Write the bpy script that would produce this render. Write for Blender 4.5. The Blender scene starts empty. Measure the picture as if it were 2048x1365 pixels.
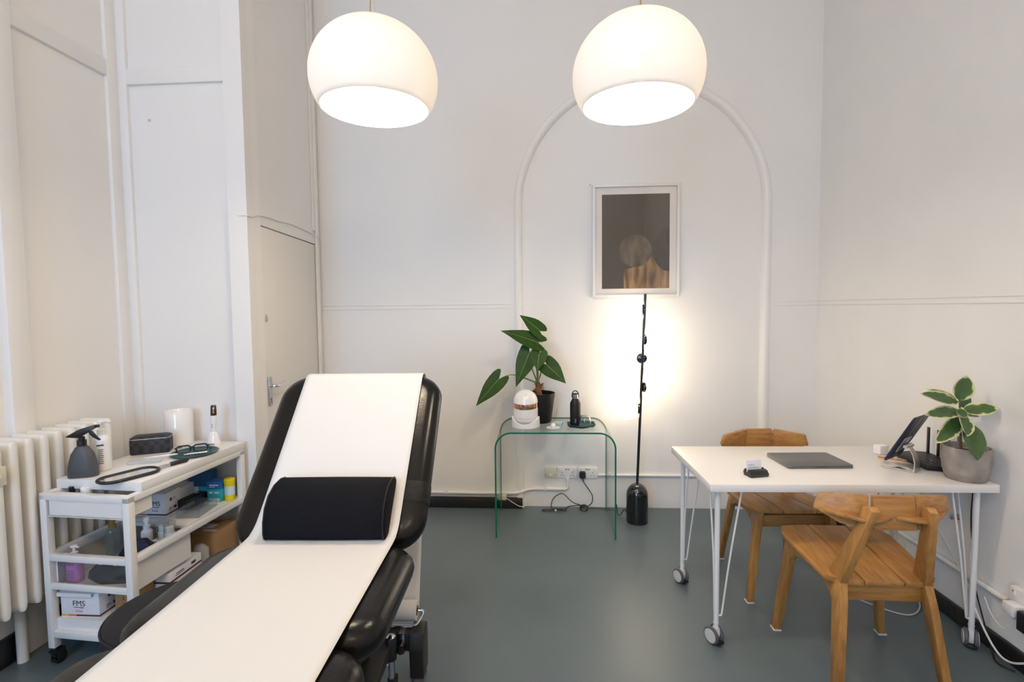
import bpy, bmesh, math, random
from mathutils import Vector, Matrix, Euler
random.seed(7)
PI = math.pi
sc = bpy.context.scene
col = sc.collection

# ------------------------------------------------------------------ camera, view, daylight
CAM_H, F_PX = 1.5013, 1011.53
pitch, yaw, roll = 0.0558, -0.0639, -0.0100
cy_, sy_, cp_, sp_ = math.cos(yaw), math.sin(yaw), math.cos(pitch), math.sin(pitch)
fw = Vector((sy_*cp_, cy_*cp_, -sp_)); rt = Vector((cy_, -sy_, 0)); up = rt.cross(fw)
r2 = rt*math.cos(roll) + up*math.sin(roll); u2 = -rt*math.sin(roll) + up*math.cos(roll)
cam = bpy.data.cameras.new('camera'); camo = bpy.data.objects.new('camera', cam); col.objects.link(camo)
camo.matrix_world = Matrix(((r2.x, u2.x, -fw.x, 0), (r2.y, u2.y, -fw.y, 0), (r2.z, u2.z, -fw.z, CAM_H), (0, 0, 0, 1)))
cam.sensor_width = 36; cam.lens = F_PX/2048*36; cam.shift_y = -8.8/2048; cam.clip_start = 0.02
sc.camera = camo
sc.view_settings.view_transform = 'Standard'; sc.view_settings.look = 'None'
sc.view_settings.exposure = 0.10; sc.view_settings.gamma = 1.0; sc.view_settings.use_curve_mapping = False
try:
    sc.cycles.use_denoising = True; sc.cycles.max_bounces = 10; sc.cycles.diffuse_bounces = 6
    sc.cycles.transparent_max_bounces = 24; sc.cycles.caustics_reflective = False; sc.cycles.caustics_refractive = False
    sc.cycles.sample_clamp_indirect = 6
except Exception: pass
world = bpy.data.worlds.new('world'); sc.world = world; world.use_nodes = True
world.node_tree.nodes['Background'].inputs[0].default_value = (0.55, 0.70, 1.0, 1)
world.node_tree.nodes['Background'].inputs[1].default_value = 0.6
LAMP_COL = (1.0, 0.82, 0.60); FILL_COL = (1.0, 0.73, 0.44)
DAY_COL = (0.33, 0.61, 1.0)
DAY_W = 112; PEND_W = 19; GLOBE_E = 8; FILL_E = 29
def area(name, loc, rot, sx, sy, w, c):
    l = bpy.data.lights.new(name, 'AREA'); l.shape = 'RECTANGLE'; l.size = sx; l.size_y = sy; l.energy = w; l.color = c
    o = bpy.data.objects.new(name, l); o.location = loc; o.rotation_euler = rot; col.objects.link(o); return o
area('window_daylight', (-1.45, -2.72, 2.0), (PI/2, 0, 0), 1.35, 2.5, DAY_W, DAY_COL)

# ------------------------------------------------------------------ materials
MATS = {}
def mat(name, c, rough=0.5, metal=0.0, bump=0.0, bscale=40, var=0.0, vscale=6, coat=0.0, spec=0.5, aniso=None, trans=0, emis=None, es=0):
    if name in MATS: return MATS[name]
    m = bpy.data.materials.new(name); m.use_nodes = True; nt = m.node_tree; N = nt.nodes; b = N['Principled BSDF']
    c = tuple(c) + (1,)
    b.inputs['Base Color'].default_value = c; b.inputs['Roughness'].default_value = rough; b.inputs['Metallic'].default_value = metal
    b.inputs['Coat Weight'].default_value = coat; b.inputs['Specular IOR Level'].default_value = spec
    b.inputs['Transmission Weight'].default_value = trans
    if emis: b.inputs['Emission Color'].default_value = tuple(emis)+(1,); b.inputs['Emission Strength'].default_value = es
    tc = N.new('ShaderNodeTexCoord')
    if var:
        n = N.new('ShaderNodeTexNoise'); n.inputs['Scale'].default_value = vscale; n.inputs['Detail'].default_value = 6
        nt.links.new(tc.outputs['Object'], n.inputs['Vector'])
        r = N.new('ShaderNodeMapRange'); r.inputs[1].default_value = .3; r.inputs[2].default_value = .7; r.inputs[3].default_value = 1-var; r.inputs[4].default_value = 1+var
        nt.links.new(n.outputs['Fac'], r.inputs[0])
        x = N.new('ShaderNodeMix'); x.data_type = 'RGBA'; x.blend_type = 'MULTIPLY'; x.inputs[0].default_value = 1; x.inputs[6].default_value = c
        nt.links.new(r.outputs[0], x.inputs[7]); nt.links.new(x.outputs[2], b.inputs['Base Color'])
    if bump:
        n = N.new('ShaderNodeTexNoise'); n.inputs['Scale'].default_value = bscale; n.inputs['Detail'].default_value = 4
        nt.links.new(tc.outputs['Object'], n.inputs['Vector'])
        bp = N.new('ShaderNodeBump'); bp.inputs['Strength'].default_value = bump; bp.inputs['Distance'].default_value = .01
        nt.links.new(n.outputs['Fac'], bp.inputs['Height']); nt.links.new(bp.outputs['Normal'], b.inputs['Normal'])
    MATS[name] = m; return m

def clear_mat(name, tint, refl=1.0, rough=0.02, milky=0.0):
    m = bpy.data.materials.new(name); m.use_nodes = True; nt = m.node_tree; N = nt.nodes; N.clear()
    out = N.new('ShaderNodeOutputMaterial'); t = N.new('ShaderNodeBsdfTransparent'); t.inputs[0].default_value = tuple(tint)+(1,)
    g = N.new('ShaderNodeBsdfGlossy'); g.inputs['Roughness'].default_value = rough
    lw = N.new('ShaderNodeLayerWeight'); lw.inputs[0].default_value = .5
    pw = N.new('ShaderNodeMath'); pw.operation = 'POWER'; pw.inputs[1].default_value = 5; nt.links.new(lw.outputs['Facing'], pw.inputs[0])
    mu = N.new('ShaderNodeMath'); mu.operation = 'MULTIPLY_ADD'; mu.inputs[1].default_value = .8*refl; mu.inputs[2].default_value = .035*refl; mu.use_clamp = True
    nt.links.new(pw.outputs[0], mu.inputs[0])
    mx = N.new('ShaderNodeMixShader'); nt.links.new(mu.outputs[0], mx.inputs[0]); nt.links.new(t.outputs[0], mx.inputs[1]); nt.links.new(g.outputs[0], mx.inputs[2])
    last = mx
    if milky:
        d = N.new('ShaderNodeBsdfDiffuse'); d.inputs[0].default_value = (.8, .83, .85, 1)
        m2 = N.new('ShaderNodeMixShader'); m2.inputs[0].default_value = milky
        nt.links.new(mx.outputs[0], m2.inputs[1]); nt.links.new(d.outputs[0], m2.inputs[2]); last = m2
    nt.links.new(last.outputs[0], out.inputs[0]); MATS[name] = m; return m

def wood_mat(name, c1, c2, axis_scale, rough=.42):
    m = bpy.data.materials.new(name); m.use_nodes = True; nt = m.node_tree; N = nt.nodes; b = N['Principled BSDF']
    tc = N.new('ShaderNodeTexCoord'); mp = N.new('ShaderNodeMapping'); mp.inputs['Scale'].default_value = axis_scale
    nt.links.new(tc.outputs['Object'], mp.inputs['Vector'])
    n = N.new('ShaderNodeTexNoise'); n.inputs['Scale'].default_value = 6; n.inputs['Detail'].default_value = 8; n.inputs['Roughness'].default_value = .65
    nt.links.new(mp.outputs[0], n.inputs['Vector'])
    n2 = N.new('ShaderNodeTexNoise'); n2.inputs['Scale'].default_value = 1.3; n2.inputs['Detail'].default_value = 3; nt.links.new(mp.outputs[0], n2.inputs['Vector'])
    ad = N.new('ShaderNodeMath'); ad.operation = 'ADD'; nt.links.new(n.outputs['Fac'], ad.inputs[0]); nt.links.new(n2.outputs['Fac'], ad.inputs[1])
    cr = N.new('ShaderNodeMapRange'); cr.inputs[1].default_value = .75; cr.inputs[2].default_value = 1.25; nt.links.new(ad.outputs[0], cr.inputs[0])
    x = N.new('ShaderNodeMix'); x.data_type = 'RGBA'; x.inputs[6].default_value = tuple(c1)+(1,); x.inputs[7].default_value = tuple(c2)+(1,)
    nt.links.new(cr.outputs[0], x.inputs[0]); nt.links.new(x.outputs[2], b.inputs['Base Color'])
    b.inputs['Roughness'].default_value = rough
    bp = N.new('ShaderNodeBump'); bp.inputs['Strength'].default_value = .12; bp.inputs['Distance'].default_value = .003
    nt.links.new(n.outputs['Fac'], bp.inputs['Height']); nt.links.new(bp.outputs['Normal'], b.inputs['Normal'])
    MATS[name] = m; return m

WALL = mat('wall_paint', (.80, .785, .765), .55, bump=.10, bscale=14, var=.012, vscale=2)
WALLR = mat('wall_paint_peeling', (.80, .785, .765), .55, bump=.35, bscale=7, var=.02, vscale=3)
TRIMM = mat('trim_paint', (.80, .785, .765), .42, bump=.06, bscale=18)
CEIL = mat('ceiling_paint', (.82, .81, .79), .7)
FLOORM = mat('floor_lino', (.112, .146, .164), .34, bump=.05, bscale=90, var=.10, vscale=1.7, spec=.45)
BLACKP = mat('black_skirting_paint', (.012, .011, .010), .35, bump=.4, bscale=30)
DOORM = mat('door_paint', (.74, .71, .66), .45, bump=.03, bscale=20)
GAP = mat('door_gap', (.05, .045, .04), .8)
CHROME = mat('chrome', (.75, .75, .77), .14, 1)
STEEL = mat('brushed_steel', (.55, .55, .56), .32, 1)
VINYL = mat('black_vinyl', (.006, .0055, .005), .24, bump=.05, bscale=120, spec=.26)
VINYLM = mat('matt_vinyl', (.011, .011, .013), .5, bump=.05, bscale=120, spec=.25)
TAPE = mat('tape', (.005, .005, .005), .5, bump=.35, bscale=60, spec=.25)
MESHF = mat('black_mesh_fabric', (.0065, .007, .010), .85, bump=.3, bscale=420, spec=.12)
PAPER = mat('couch_paper', (.70, .70, .695), .8, bump=.12, bscale=9, spec=.1)
CARDB = mat('brown_card', (.34, .19, .085), .75, var=.08, vscale=8)
CORE = mat('card_core', (.36, .20, .08), .8)
FRAMEM = mat('dark_powder_coat', (.026, .024, .022), .38, bump=.05, bscale=300, spec=.35)
BLK = mat('black_plastic', (.010, .010, .011), .38)
BLKG = mat('black_gloss', (.006, .006, .007), .10, coat=.6)
BLKM = mat('black_matt', (.009, .009, .0095), .5, spec=.35)
WHT = mat('white_powder_coat', (.78, .77, .76), .35)
WHP = mat('white_plastic', (.82, .815, .81), .28)
WHG = mat('white_gloss', (.84, .83, .82), .10, coat=.5)
DESKM = mat('white_desk_laminate', (.82, .80, .775), .32)
RUB = mat('grey_rubber', (.10, .10, .11), .6)
HUBW = mat('caster_hub', (.62, .62, .60), .4)
RADM = mat('radiator_paint', (.80, .785, .745), .35, bump=.12, bscale=25)
OAKL = wood_mat('oak_lengthwise', (.54, .275, .080), (.27, .120, .030), (9, 1, 9))
OAKX = wood_mat('oak_crosswise', (.55, .28, .082), (.28, .122, .031), (1, 9, 9))
OAKZ = wood_mat('oak_upright', (.54, .275, .080), (.27, .120, .030), (9, 9, 1))
PLY = wood_mat('ply_edge', (.44, .27, .12), (.24, .13, .05), (45, 1, 1))
GLASS = clear_mat('table_glass', (.955, .985, .97), .55, 0.0)
GEDGE = mat('glass_edge', (.0, .16, .095), .08, coat=.4)
CLEAR = clear_mat('clear_glass', (.88, .91, .91), 2.6)
ACRYL = clear_mat('clear_acrylic', (.95, .96, .97), 1.2, .08, milky=.025)
POLY = clear_mat('polythene', (.88, .88, .86), 1.6, .25, milky=.35)
PANE = clear_mat('window_glass', (.98, .99, 1.0), 1.0)
GREEN = mat('alocasia_leaf', (.022, .062, .009), .5, var=.22, vscale=14, spec=.18)
GSTEM = mat('plant_stem', (.20, .30, .07), .5)
BARK = mat('corm_fibre', (.20, .085, .035), .9, bump=.8, bscale=90, var=.3, vscale=40)
SOIL = mat('soil', (.12, .05, .025), .95, bump=1, bscale=120, var=.4, vscale=60)
CONC = mat('concrete_pot', (.32, .285, .25), .85, bump=.35, bscale=60, var=.24, vscale=18)
TEAL = mat('teal_tray', (.006, .075, .085), .35)
ROSE = mat('rose_gold', (.75, .42, .27), .13, 1)
GREY = mat('grey_plastic', (.060, .064, .072), .45)
LAPM = mat('space_grey', (.20, .195, .19), .38, .75)
NAVY = mat('navy_case', (.012, .018, .045), .4)
NAVYF = mat('navy_fabric', (.014, .016, .05), .75)
INK = mat('dark_ink', (.05, .045, .05), .6)
RED = mat('red_ink', (.62, .09, .06), .6)
ORG = mat('orange_ink', (.75, .16, .02), .6)
YEL = mat('yellow_ink', (.80, .42, .02), .6)
MAROON = mat('maroon_ink', (.09, .025, .022), .6)
BLUEI = mat('blue_ink', (.02, .07, .34), .5)
BOXW = mat('white_carton', (.74, .745, .78), .6)
CREAM = mat('cream_plastic', (.70, .66, .54), .45)
GOLD = mat('gold_plastic', (.30, .185, .045), .4)
CABW = mat('white_cable', (.70, .69, .66), .5)
CABB = mat('black_cable', (.010, .010, .011), .5)
MIRROR = mat('mirror_glass', (.92, .93, .94), .02, 1)
BRASS = mat('cable_gold', (.40, .28, .10), .4)

# ------------------------------------------------------------------ mesh builder
class MB:
    def __init__(s): s.bm = bmesh.new(); s.mi = 0
    def _mx(s, vs, M):
        if M is not None: bmesh.ops.transform(s.bm, matrix=M, verts=vs)
    def _mat(s, before):
        if s.mi:
            for f in s.bm.faces:
                if f not in before: f.material_index = s.mi
    def box(s, c, d, bev=0.0, M=None, seg=2):
        n0 = set(s.bm.faces)
        r = bmesh.ops.create_cube(s.bm, size=1.0); vs = r['verts']
        bmesh.ops.scale(s.bm, vec=Vector(d), verts=vs); bmesh.ops.translate(s.bm, vec=Vector(c), verts=vs)
        if bev:
            es = list({e for v in vs for e in v.link_edges})
            q = bmesh.ops.bevel(s.bm, geom=es, offset=bev, segments=seg, affect='EDGES', profile=.5)
            vs = list({v for f in s.bm.faces if f not in n0 for v in f.verts})
        s._mx(vs, M); s._mat(n0); return s
    def bx(s, x0, x1, y0, y1, z0, z1, bev=0.0, M=None):
        return s.box(((x0+x1)/2, (y0+y1)/2, (z0+z1)/2), (abs(x1-x0), abs(y1-y0), abs(z1-z0)), bev, M)
    def faces(s, vs, fs, M=None):
        s._faces(vs, fs, M); return s
    def _faces(s, vs, fs, M=None):
        V = [s.bm.verts.new(v) for v in vs]
        for f in fs:
            try:
                q = s.bm.faces.new([V[i] for i in f])
                if s.mi: q.material_index = s.mi
            except ValueError: pass
        s._mx(V, M); return V
    def rings(s, R, close=True, cap0=True, cap1=True, M=None):
        n = len(R[0]); vs = [p for r in R for p in r]; fs = []
        for i in range(len(R)-1):
            for j in range(n if close else n-1):
                k = (j+1) % n
                fs.append((i*n+j, i*n+k, (i+1)*n+k, (i+1)*n+j))
        if cap0: fs.append(tuple(reversed(range(n))))
        if cap1: fs.append(tuple((len(R)-1)*n+j for j in range(n)))
        return s.faces(vs, fs, M)
    def lathe(s, prof, seg=32, M=None, c=(0, 0, 0), cap=True):
        R = [[(c[0]+r*math.cos(2*PI*j/seg), c[1]+r*math.sin(2*PI*j/seg), c[2]+z) for j in range(seg)] for r, z in prof]
        return s.rings(R, True, cap, cap, M)
    def cyl(s, a, b, r, r2=None, seg=16):
        a, b = Vector(a), Vector(b); r2 = r if r2 is None else r2
        d = b-a; q = d.to_track_quat('Z', 'Y').to_matrix().to_4x4(); M = Matrix.Translation(a) @ q
        return s.lathe([(r, 0), (r2, d.length)], seg, M)
    def sphere(s, c, r, seg=24, M=None, sc_=(1, 1, 1)):
        n = seg//2; prof = [(max(r*math.sin(PI*i/n), r*.004), -r*math.cos(PI*i/n)) for i in range(n+1)]
        T = Matrix.Translation(Vector(c)) @ Matrix.Diagonal((*sc_, 1))
        return s.lathe(prof, seg, T if M is None else M @ T)
    def tube(s, pts, r, seg=10, closed=False):
        P = [Vector(p) for p in pts]; n = len(P); R = []; prev = None
        for i in range(n):
            a = P[i-1] if (i > 0 or closed) else P[i]; b = P[(i+1) % n] if (i < n-1 or closed) else P[i]
            t = (b-a).normalized()
            if prev is None:
                x = t.orthogonal().normalized()
            else:
                x = (prev - t*prev.dot(t))
                x = x.normalized() if x.length > 1e-6 else t.orthogonal().normalized()
            prev = x; y = t.cross(x); rr = r[i] if isinstance(r, (list, tuple)) else r
            R.append([P[i]+x*rr*math.cos(2*PI*j/seg)+y*rr*math.sin(2*PI*j/seg) for j in range(seg)])
        if closed: R.append(R[0]); return s.rings(R, True, False, False)
        return s.rings(R)
    def prism(s, poly, t, M=None, bev=0.0):
        n0 = set(s.bm.faces); n = len(poly)
        vs = [(x, y, -t/2) for x, y in poly]+[(x, y, t/2) for x, y in poly]
        fs = [tuple(reversed(range(n))), tuple(range(n, 2*n))]+[(i, (i+1) % n, n+(i+1) % n, n+i) for i in range(n)]
        V = s._faces(vs, fs)
        if bev:
            es = list({e for v in V for e in v.link_edges})
            bmesh.ops.bevel(s.bm, geom=es, offset=bev, segments=2, affect='EDGES', profile=.5)
            V = list({v for f in s.bm.faces if f not in n0 for v in f.verts})
        s._mx(V, M); s._mat(n0); return s
    def done(s, name, m, parent=None, smooth=35, xf=None, subsurf=0, label=None):
        bmesh.ops.recalc_face_normals(s.bm, faces=s.bm.faces)
        me = bpy.data.meshes.new(name); s.bm.to_mesh(me); s.bm.free()
        for mm in (m if isinstance(m, (list, tuple)) else [m]): me.materials.append(mm)
        if smooth:
            for p in me.polygons: p.use_smooth = True
            try: me.set_sharp_from_angle(angle=math.radians(smooth))
            except Exception: pass
        o = bpy.data.objects.new(name, me); col.objects.link(o)
        if parent: o.parent = parent
        if xf is not None: o.matrix_local = xf
        if subsurf:
            md = o.modifiers.new('sub', 'SUBSURF'); md.levels = subsurf; md.render_levels = subsurf
        if label: o['label'] = label
        return o
def thing(name, label, cat, loc=(0, 0, 0), rz=0, group=None, rot=None):
    o = bpy.data.objects.new(name, None); o.empty_display_size = .05; col.objects.link(o); o.location = loc
    o.rotation_euler = rot if rot else (0, 0, rz); o['label'] = label; o['category'] = cat
    if group: o['group'] = group
    return o
def tag(o, label, cat, group=None, kind=None, loc=None, rz=None):
    o['label'] = label; o['category'] = cat
    if group: o['group'] = group
    if kind: o['kind'] = kind
    if loc: o.location = loc
    if rz is not None: o.rotation_euler = (0, 0, rz)
    return o
def struct(o): o['kind'] = 'structure'; return o
def dup(root, label, loc, rz=0, group=None):
    r = root.copy(); col.objects.link(r); r.location = loc; r.rotation_euler = (0, 0, rz); r['label'] = label
    if group: r['group'] = group
    for ch in list(root.children):
        c = ch.copy(); col.objects.link(c); c.parent = r
        for g in list(ch.children):
            d = g.copy(); col.objects.link(d); d.parent = c
    return r
def T(x=0, y=0, z=0): return Matrix.Translation((x, y, z))
def RX(a): return Matrix.Rotation(a, 4, 'X')
def RY(a): return Matrix.Rotation(a, 4, 'Y')
def RZ(a): return Matrix.Rotation(a, 4, 'Z')
def smoothpath(pts, n=8, closed=False):
    P = [Vector(p) for p in pts]; out = []
    m = len(P)
    for i in range(m if closed else m-1):
        p0 = P[i-1] if (i > 0 or closed) else P[0]; p1 = P[i]; p2 = P[(i+1) % m]; p3 = P[(i+2) % m] if (i+2 < m or closed) else P[-1]
        for k in range(n):
            t = k/n
            out.append(.5*((2*p1)+(-p0+p2)*t+(2*p0-5*p1+4*p2-p3)*t*t+(-p0+3*p1-3*p2+p3)*t**3))
    if not closed: out.append(P[-1])
    return out
def rrect(w, l, r, n=6, z=0):
    pts = []; r = max(r, .001)
    for cx, cyy, a0 in ((w/2-r, l/2-r, 0), (-w/2+r, l/2-r, PI/2), (-w/2+r, -l/2+r, PI), (w/2-r, -l/2+r, 1.5*PI)):
        for k in range(n+1):
            a = a0+PI/2*k/n; pts.append((cx+r*math.cos(a), cyy+r*math.sin(a), z))
    return pts
def rslab(mb, w, l, h, r, e=.003, M=None, n=6):          # rounded-corner slab with softened edges, base at z=0
    R = [rrect(w-2*e, l-2*e, r-e, n, 0), rrect(w, l, r, n, e), rrect(w, l, r, n, h-e), rrect(w-2*e, l-2*e, r-e, n, h)]
    mb.rings(R, M=M); return mb
def cushion_rings(w, l, h, rc, re, crown=.006):
    R = []; k = 8
    for i in range(k+1):
        a = -PI/2+PI*i/k; d = re*(1-math.cos(a)); z = h/2+(h/2)*math.sin(a)
        R.append(rrect(w-2*d, l-2*d, rc-d*.6, 8, z))
    for f, c in ((.8, .5), (.5, .85), (.15, 1.0)):
        d = re+(min(w, l)/2-re)*(1-f)
        R.append(rrect(w-2*d, l-2*d, max((rc-re*.6)*f, .004), 8, h+crown*c))
    return R
def text(s, size, m, parent, xf, name='lettering', align='CENTER'):
    cu = bpy.data.curves.new(name, 'FONT'); cu.body = s; cu.size = size; cu.align_x = align; cu.align_y = 'CENTER'; cu.extrude = .0002; cu.resolution_u = 3
    t = bpy.data.objects.new(name, cu); col.objects.link(t)
    dg = bpy.context.evaluated_depsgraph_get(); me = bpy.data.meshes.new_from_object(t.evaluated_get(dg))
    bpy.data.objects.remove(t); bpy.data.curves.remove(cu)
    me.materials.clear(); me.materials.append(m)
    o = bpy.data.objects.new(name, me); col.objects.link(o); o.parent = parent; o.matrix_local = xf; return o
FRONT = RX(PI/2)                       # text facing -Y
SIDE = RZ(PI/2) @ RX(PI/2)             # text facing +X
def bars(spec, m, parent, xf, name='printing'):
    """small unreadable print as thin raised bars: (x, y, w, h)"""
    b = MB()
    for x, y, w, h in spec: b.box((x, y, 0), (w, h, .0004))
    return b.done(name, m, parent, 0, xf)

# ------------------------------------------------------------------ the room
XL, XR, YB, YN, YC, YREAR, ZC = -2.306, 1.937, 3.730, 3.764, 2.680, -2.60, 4.30
struct(MB().bx(-2.6, 2.2, YREAR-.25, 4.1, -.1, 0).done('floor', FLOORM, smooth=0))
struct(MB().bx(-2.6, 2.2, YREAR-.25, 4.1, ZC, ZC+.1).done('ceiling', CEIL, smooth=0))
struct(MB().bx(XL-.2, XL, YREAR-.2, YC+.1, 0, ZC).done('wall_left', WALL, smooth=0))
struct(MB().bx(XR, XR+.2, YREAR-.2, 4.0, 0, ZC).done('wall_right', WALLR, smooth=0))
struct(MB().bx(XL-.2, -1.60, YC, YC+.12, 0, ZC).done('wall_column', WALL, smooth=0))
# rear wall (behind the camera) with its window
b = MB(); wx0, wx1, wz0, wz1 = -2.15, -.75, .75, 3.25
b.bx(XL-.2, wx0, YREAR-.1, YREAR, 0, ZC).bx(wx1, XR+.2, YREAR-.1, YREAR, 0, ZC).bx(wx0, wx1, YREAR-.1, YREAR, 0, wz0).bx(wx0, wx1, YREAR-.1, YREAR, wz1, ZC)
struct(b.done('wall_rear', WALL, smooth=0))
w = MB()
for x in (wx0+.03, (wx0+wx1)/2, wx1-.03): w.bx(x-.03, x+.03, YREAR-.08, YREAR-.02, wz0, wz1)
for z in (wz0+.03, (wz0+wz1)/2, wz1-.03): w.bx(wx0, wx1, YREAR-.08, YREAR-.02, z-.03, z+.03)
wo = struct(w.done('window_1', TRIMM, smooth=0))
MB().bx(wx0, wx1, YREAR-.056, YREAR-.05, wz0, wz1).done('window_pane', PANE, wo, 0)
# back wall with the arched niche
acx, aR, aw, asp = .698, .885, .03, 2.244
b = MB()
b.bx(-1.75, acx-aR, YB, YB+.25, 0, ZC).bx(acx+aR, XR, YB, YB+.25, 0, ZC)
n = 48; A = [(acx-aR*math.cos(PI*i/n), asp+aR*math.sin(PI*i/n)) for i in range(n+1)]
vs = []; fs = []
for x, z in A: vs += [(x, YB, z), (x, YB, ZC), (x, YN+.02, z), (x, YN+.02, ZC)]
for i in range(n):
    a, c = 4*i, 4*i+4
    fs += [(a, c, c+1, a+1), (a, a+2, c+2, c), (a+2, a+3, c+3, c+2)]
b.faces(vs, fs)
b.bx(acx-aR-.01, acx+aR+.01, YN, YN+.2, 0, ZC)
struct(b.done('wall_back', WALL, smooth=25))
b = MB(); path = [(acx-aR, 0), (acx-aR, .8), (acx-aR, 1.6)]+A+[(acx+aR, 1.6), (acx+aR, .8), (acx+aR, 0)]; R = []
for i, (x, z) in enumerate(path):
    if z <= asp and (i < 3 or i >= len(path)-3): nx, nz = (-1 if x < acx else 1), 0
    else: nx, nz = (x-acx)/aR, (z-asp)/aR
    ring = []
    for k in range(11):
        a = PI*k/10; o = aw*math.cos(a); y = YB-.012*math.sin(a) if o > 0 else YB-.012*math.sin(a)+(YN-YB)*(1-math.sin(a))
        ring.append((x+nx*o, y, z+nz*o))
    R.append(ring)
b.rings(R, False, False, False)
struct(b.done('trim_1', TRIMM, smooth=60))
# door wall, running obliquely from the column edge to the back wall
ax, ay, bx_, by_ = -1.593, YC-.02, -1.690, YB
dl = math.hypot(bx_-ax, by_-ay); ang = math.atan2(by_-ay, bx_-ax)
DW = T(ax, ay, 0) @ RZ(ang)           # local x along the wall, -y faces the room
d0, d1, dz = .118, 1.035, 1.990
b = MB()
b.bx(-.002, d0, 0, .10, 0, ZC, M=DW).bx(d1, dl+.05, 0, .10, 0, ZC, M=DW).bx(d0, d1, 0, .10, dz, ZC, M=DW)
struct(b.done('wall_door', WALL, smooth=0))
b = MB(); b.bx(d0-.01, d1+.01, .06, .09, 0, dz+.01, M=DW); struct(b.done('trim_2', GAP, smooth=0))
b = MB(); b.bx(.955, 1.0, -.012, 0, 2.08, ZC, .003, DW).bx(1.0, 1.05, -.02, 0, 0, ZC, .004, DW); struct(b.done('trim_3', TRIMM))
door = MB().bx(d0+.007, d1-.005, .001, .041, .006, dz-.007, .002, DW).done('door_1', DOORM); struct(door)
pl = MB().box((.19, -.004, 1.03), (.042, .009, .165), .002, DW)
for zz in (.962, 1.098):
    for xx in (.178, .202): pl.cyl(DW @ Vector((xx, -.008, zz)), DW @ Vector((xx, -.0105, zz)), .004)
hp = pl.done('lock_plate', STEEL, door)
MB().tube([DW @ Vector(p) for p in smoothpath([(.19, -.004, 1.062), (.19, -.03, 1.062), (.20, -.045, 1.062), (.235, -.048, 1.063), (.30, -.046, 1.066)], 5)], .0085).done('lever_handle', CHROME, hp)
k = MB().cyl(DW @ Vector((.19, -.0082, .985)), DW @ Vector((.19, -.0092, .985)), .006); k.box((.19, -.0087, .973), (.006, .001, .02), 0, DW); k.done('keyhole', BLKM, hp)
k = MB(); k.lathe([(.016, 0), (.016, .004), (.009, .007), (.002, .0075)], 20, DW @ T(.182, .001, 1.452) @ RX(PI/2)); k.box((.182, -.002, 1.472), (.006, .004, .014), .001, DW); k.done('cylinder_lock', STEEL, door)
h = MB()
for i in range(3): h.cyl(DW @ Vector((d1, -.006, 1.715+i*.034)), DW @ Vector((d1, -.006, 1.745+i*.034)), .007)
h.box((d1-.012, -.0005, 1.765), (.022, .003, .1), 0, DW); h.done('hinge', STEEL, door)
# panel mouldings on the left wall and the column face
def trim(i, *boxes):
    b = MB()
    for q in boxes: b.bx(*q, .006)
    return struct(b.done('trim_%d' % i, TRIMM))
trim(4, (XL-.01, XL+.018, -2.4, 2.596, 2.747, 2.832))
trim(5, (XL-.01, XL+.035, 2.005, 2.098, 0, ZC))
trim(6, (XL-.01, XL+.020, 2.595, YC, 0, ZC))
trim(7, (XL+.015, -2.240, YC-.020, YC+.01, 0, ZC))
trim(8, (-1.692, -1.596, YC-.020, YC+.01, 0, ZC))
trim(9, (-2.245, -1.685, YC-.018, YC+.01, 2.727, 2.815))
trim(10, (-1.69, -.24, YB-.004, YB+.01, 1.528, 1.540), (-1.69, -.24, YB-.004, YB+.01, 1.500, 1.512))
trim(11, (1.64, XR, YB-.004, YB+.01, 1.528, 1.540), (1.64, XR, YB-.004, YB+.01, 1.500, 1.512))
trim(12, (XR-.004, XR+.01, -2.4, YB, 1.528, 1.540), (XR-.004, XR+.01, -2.4, YB, 1.500, 1.512))
def base(name, *q):
    return struct(MB().bx(*q, .008).done(name, BLACKP))
base('baseboard_back', -1.69, -.17, YB-.025, YB+.01, 0, .080)
base('baseboard_back_right', 1.62, XR, YB-.02, YB+.01, 0, .080)
base('baseboard_right', XR-.016, XR+.01, -2.5, YB, 0, .083)
base('baseboard_left', XL-.01, XL+.022, -2.5, YC, 0, .12)

# ------------------------------------------------------------------ radiator
rad = thing('column_radiator', 'old cream cast iron column radiator on the left wall behind the trolley', 'radiator', (-2.20, 1.9, 0))
pitch_r = .0636; ys = [2.318-i*pitch_r for i in range(15)]
for i, y in enumerate(ys):
    b = MB(); prof = []
    W, Z0, Z1, rr = .152, .285, .983, .035
    for z, s_ in [(Z0, .55), (Z0+.012, .85), (Z0+.03, 1), ((Z0+Z1)/2, 1), (Z1-.03, 1), (Z1-.010, .9), (Z1, .62)]:
        prof.append(rrect(W*(.9+.1*s_), .037*s_, .016*s_, 4, z))
    b.rings([[(p[0], p[1]+y-1.9, p[2]) for p in r] for r in prof])
    b.done('section', RADM, rad)
b = MB()
for z in (.90, .355): b.cyl((-.02, ys[-1]-1.9, z), (-.02, ys[0]-1.9, z), .042)
b.bx(-.060, -.025, ys[-1]-1.9, ys[0]-1.9, .36, .90)
b.done('connecting_tube', RADM, rad)
for y in (1.50, 1.965, 2.27):
    b = MB(); b.cyl((-.055, y-1.9, 0), (-.055, y-1.9, .32), .020); b.done('foot_pipe', RADM, rad)
b = MB(); b.box((.080, 1.79-1.9, .865), (.008, .075, .075), .002); b.lathe([(.014, 0), (.014, .008), (.006, .014)], 12, T(.084, 1.79-1.9, .865) @ RY(PI/2)); b.done('bracket_plate', CREAM, rad)

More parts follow.
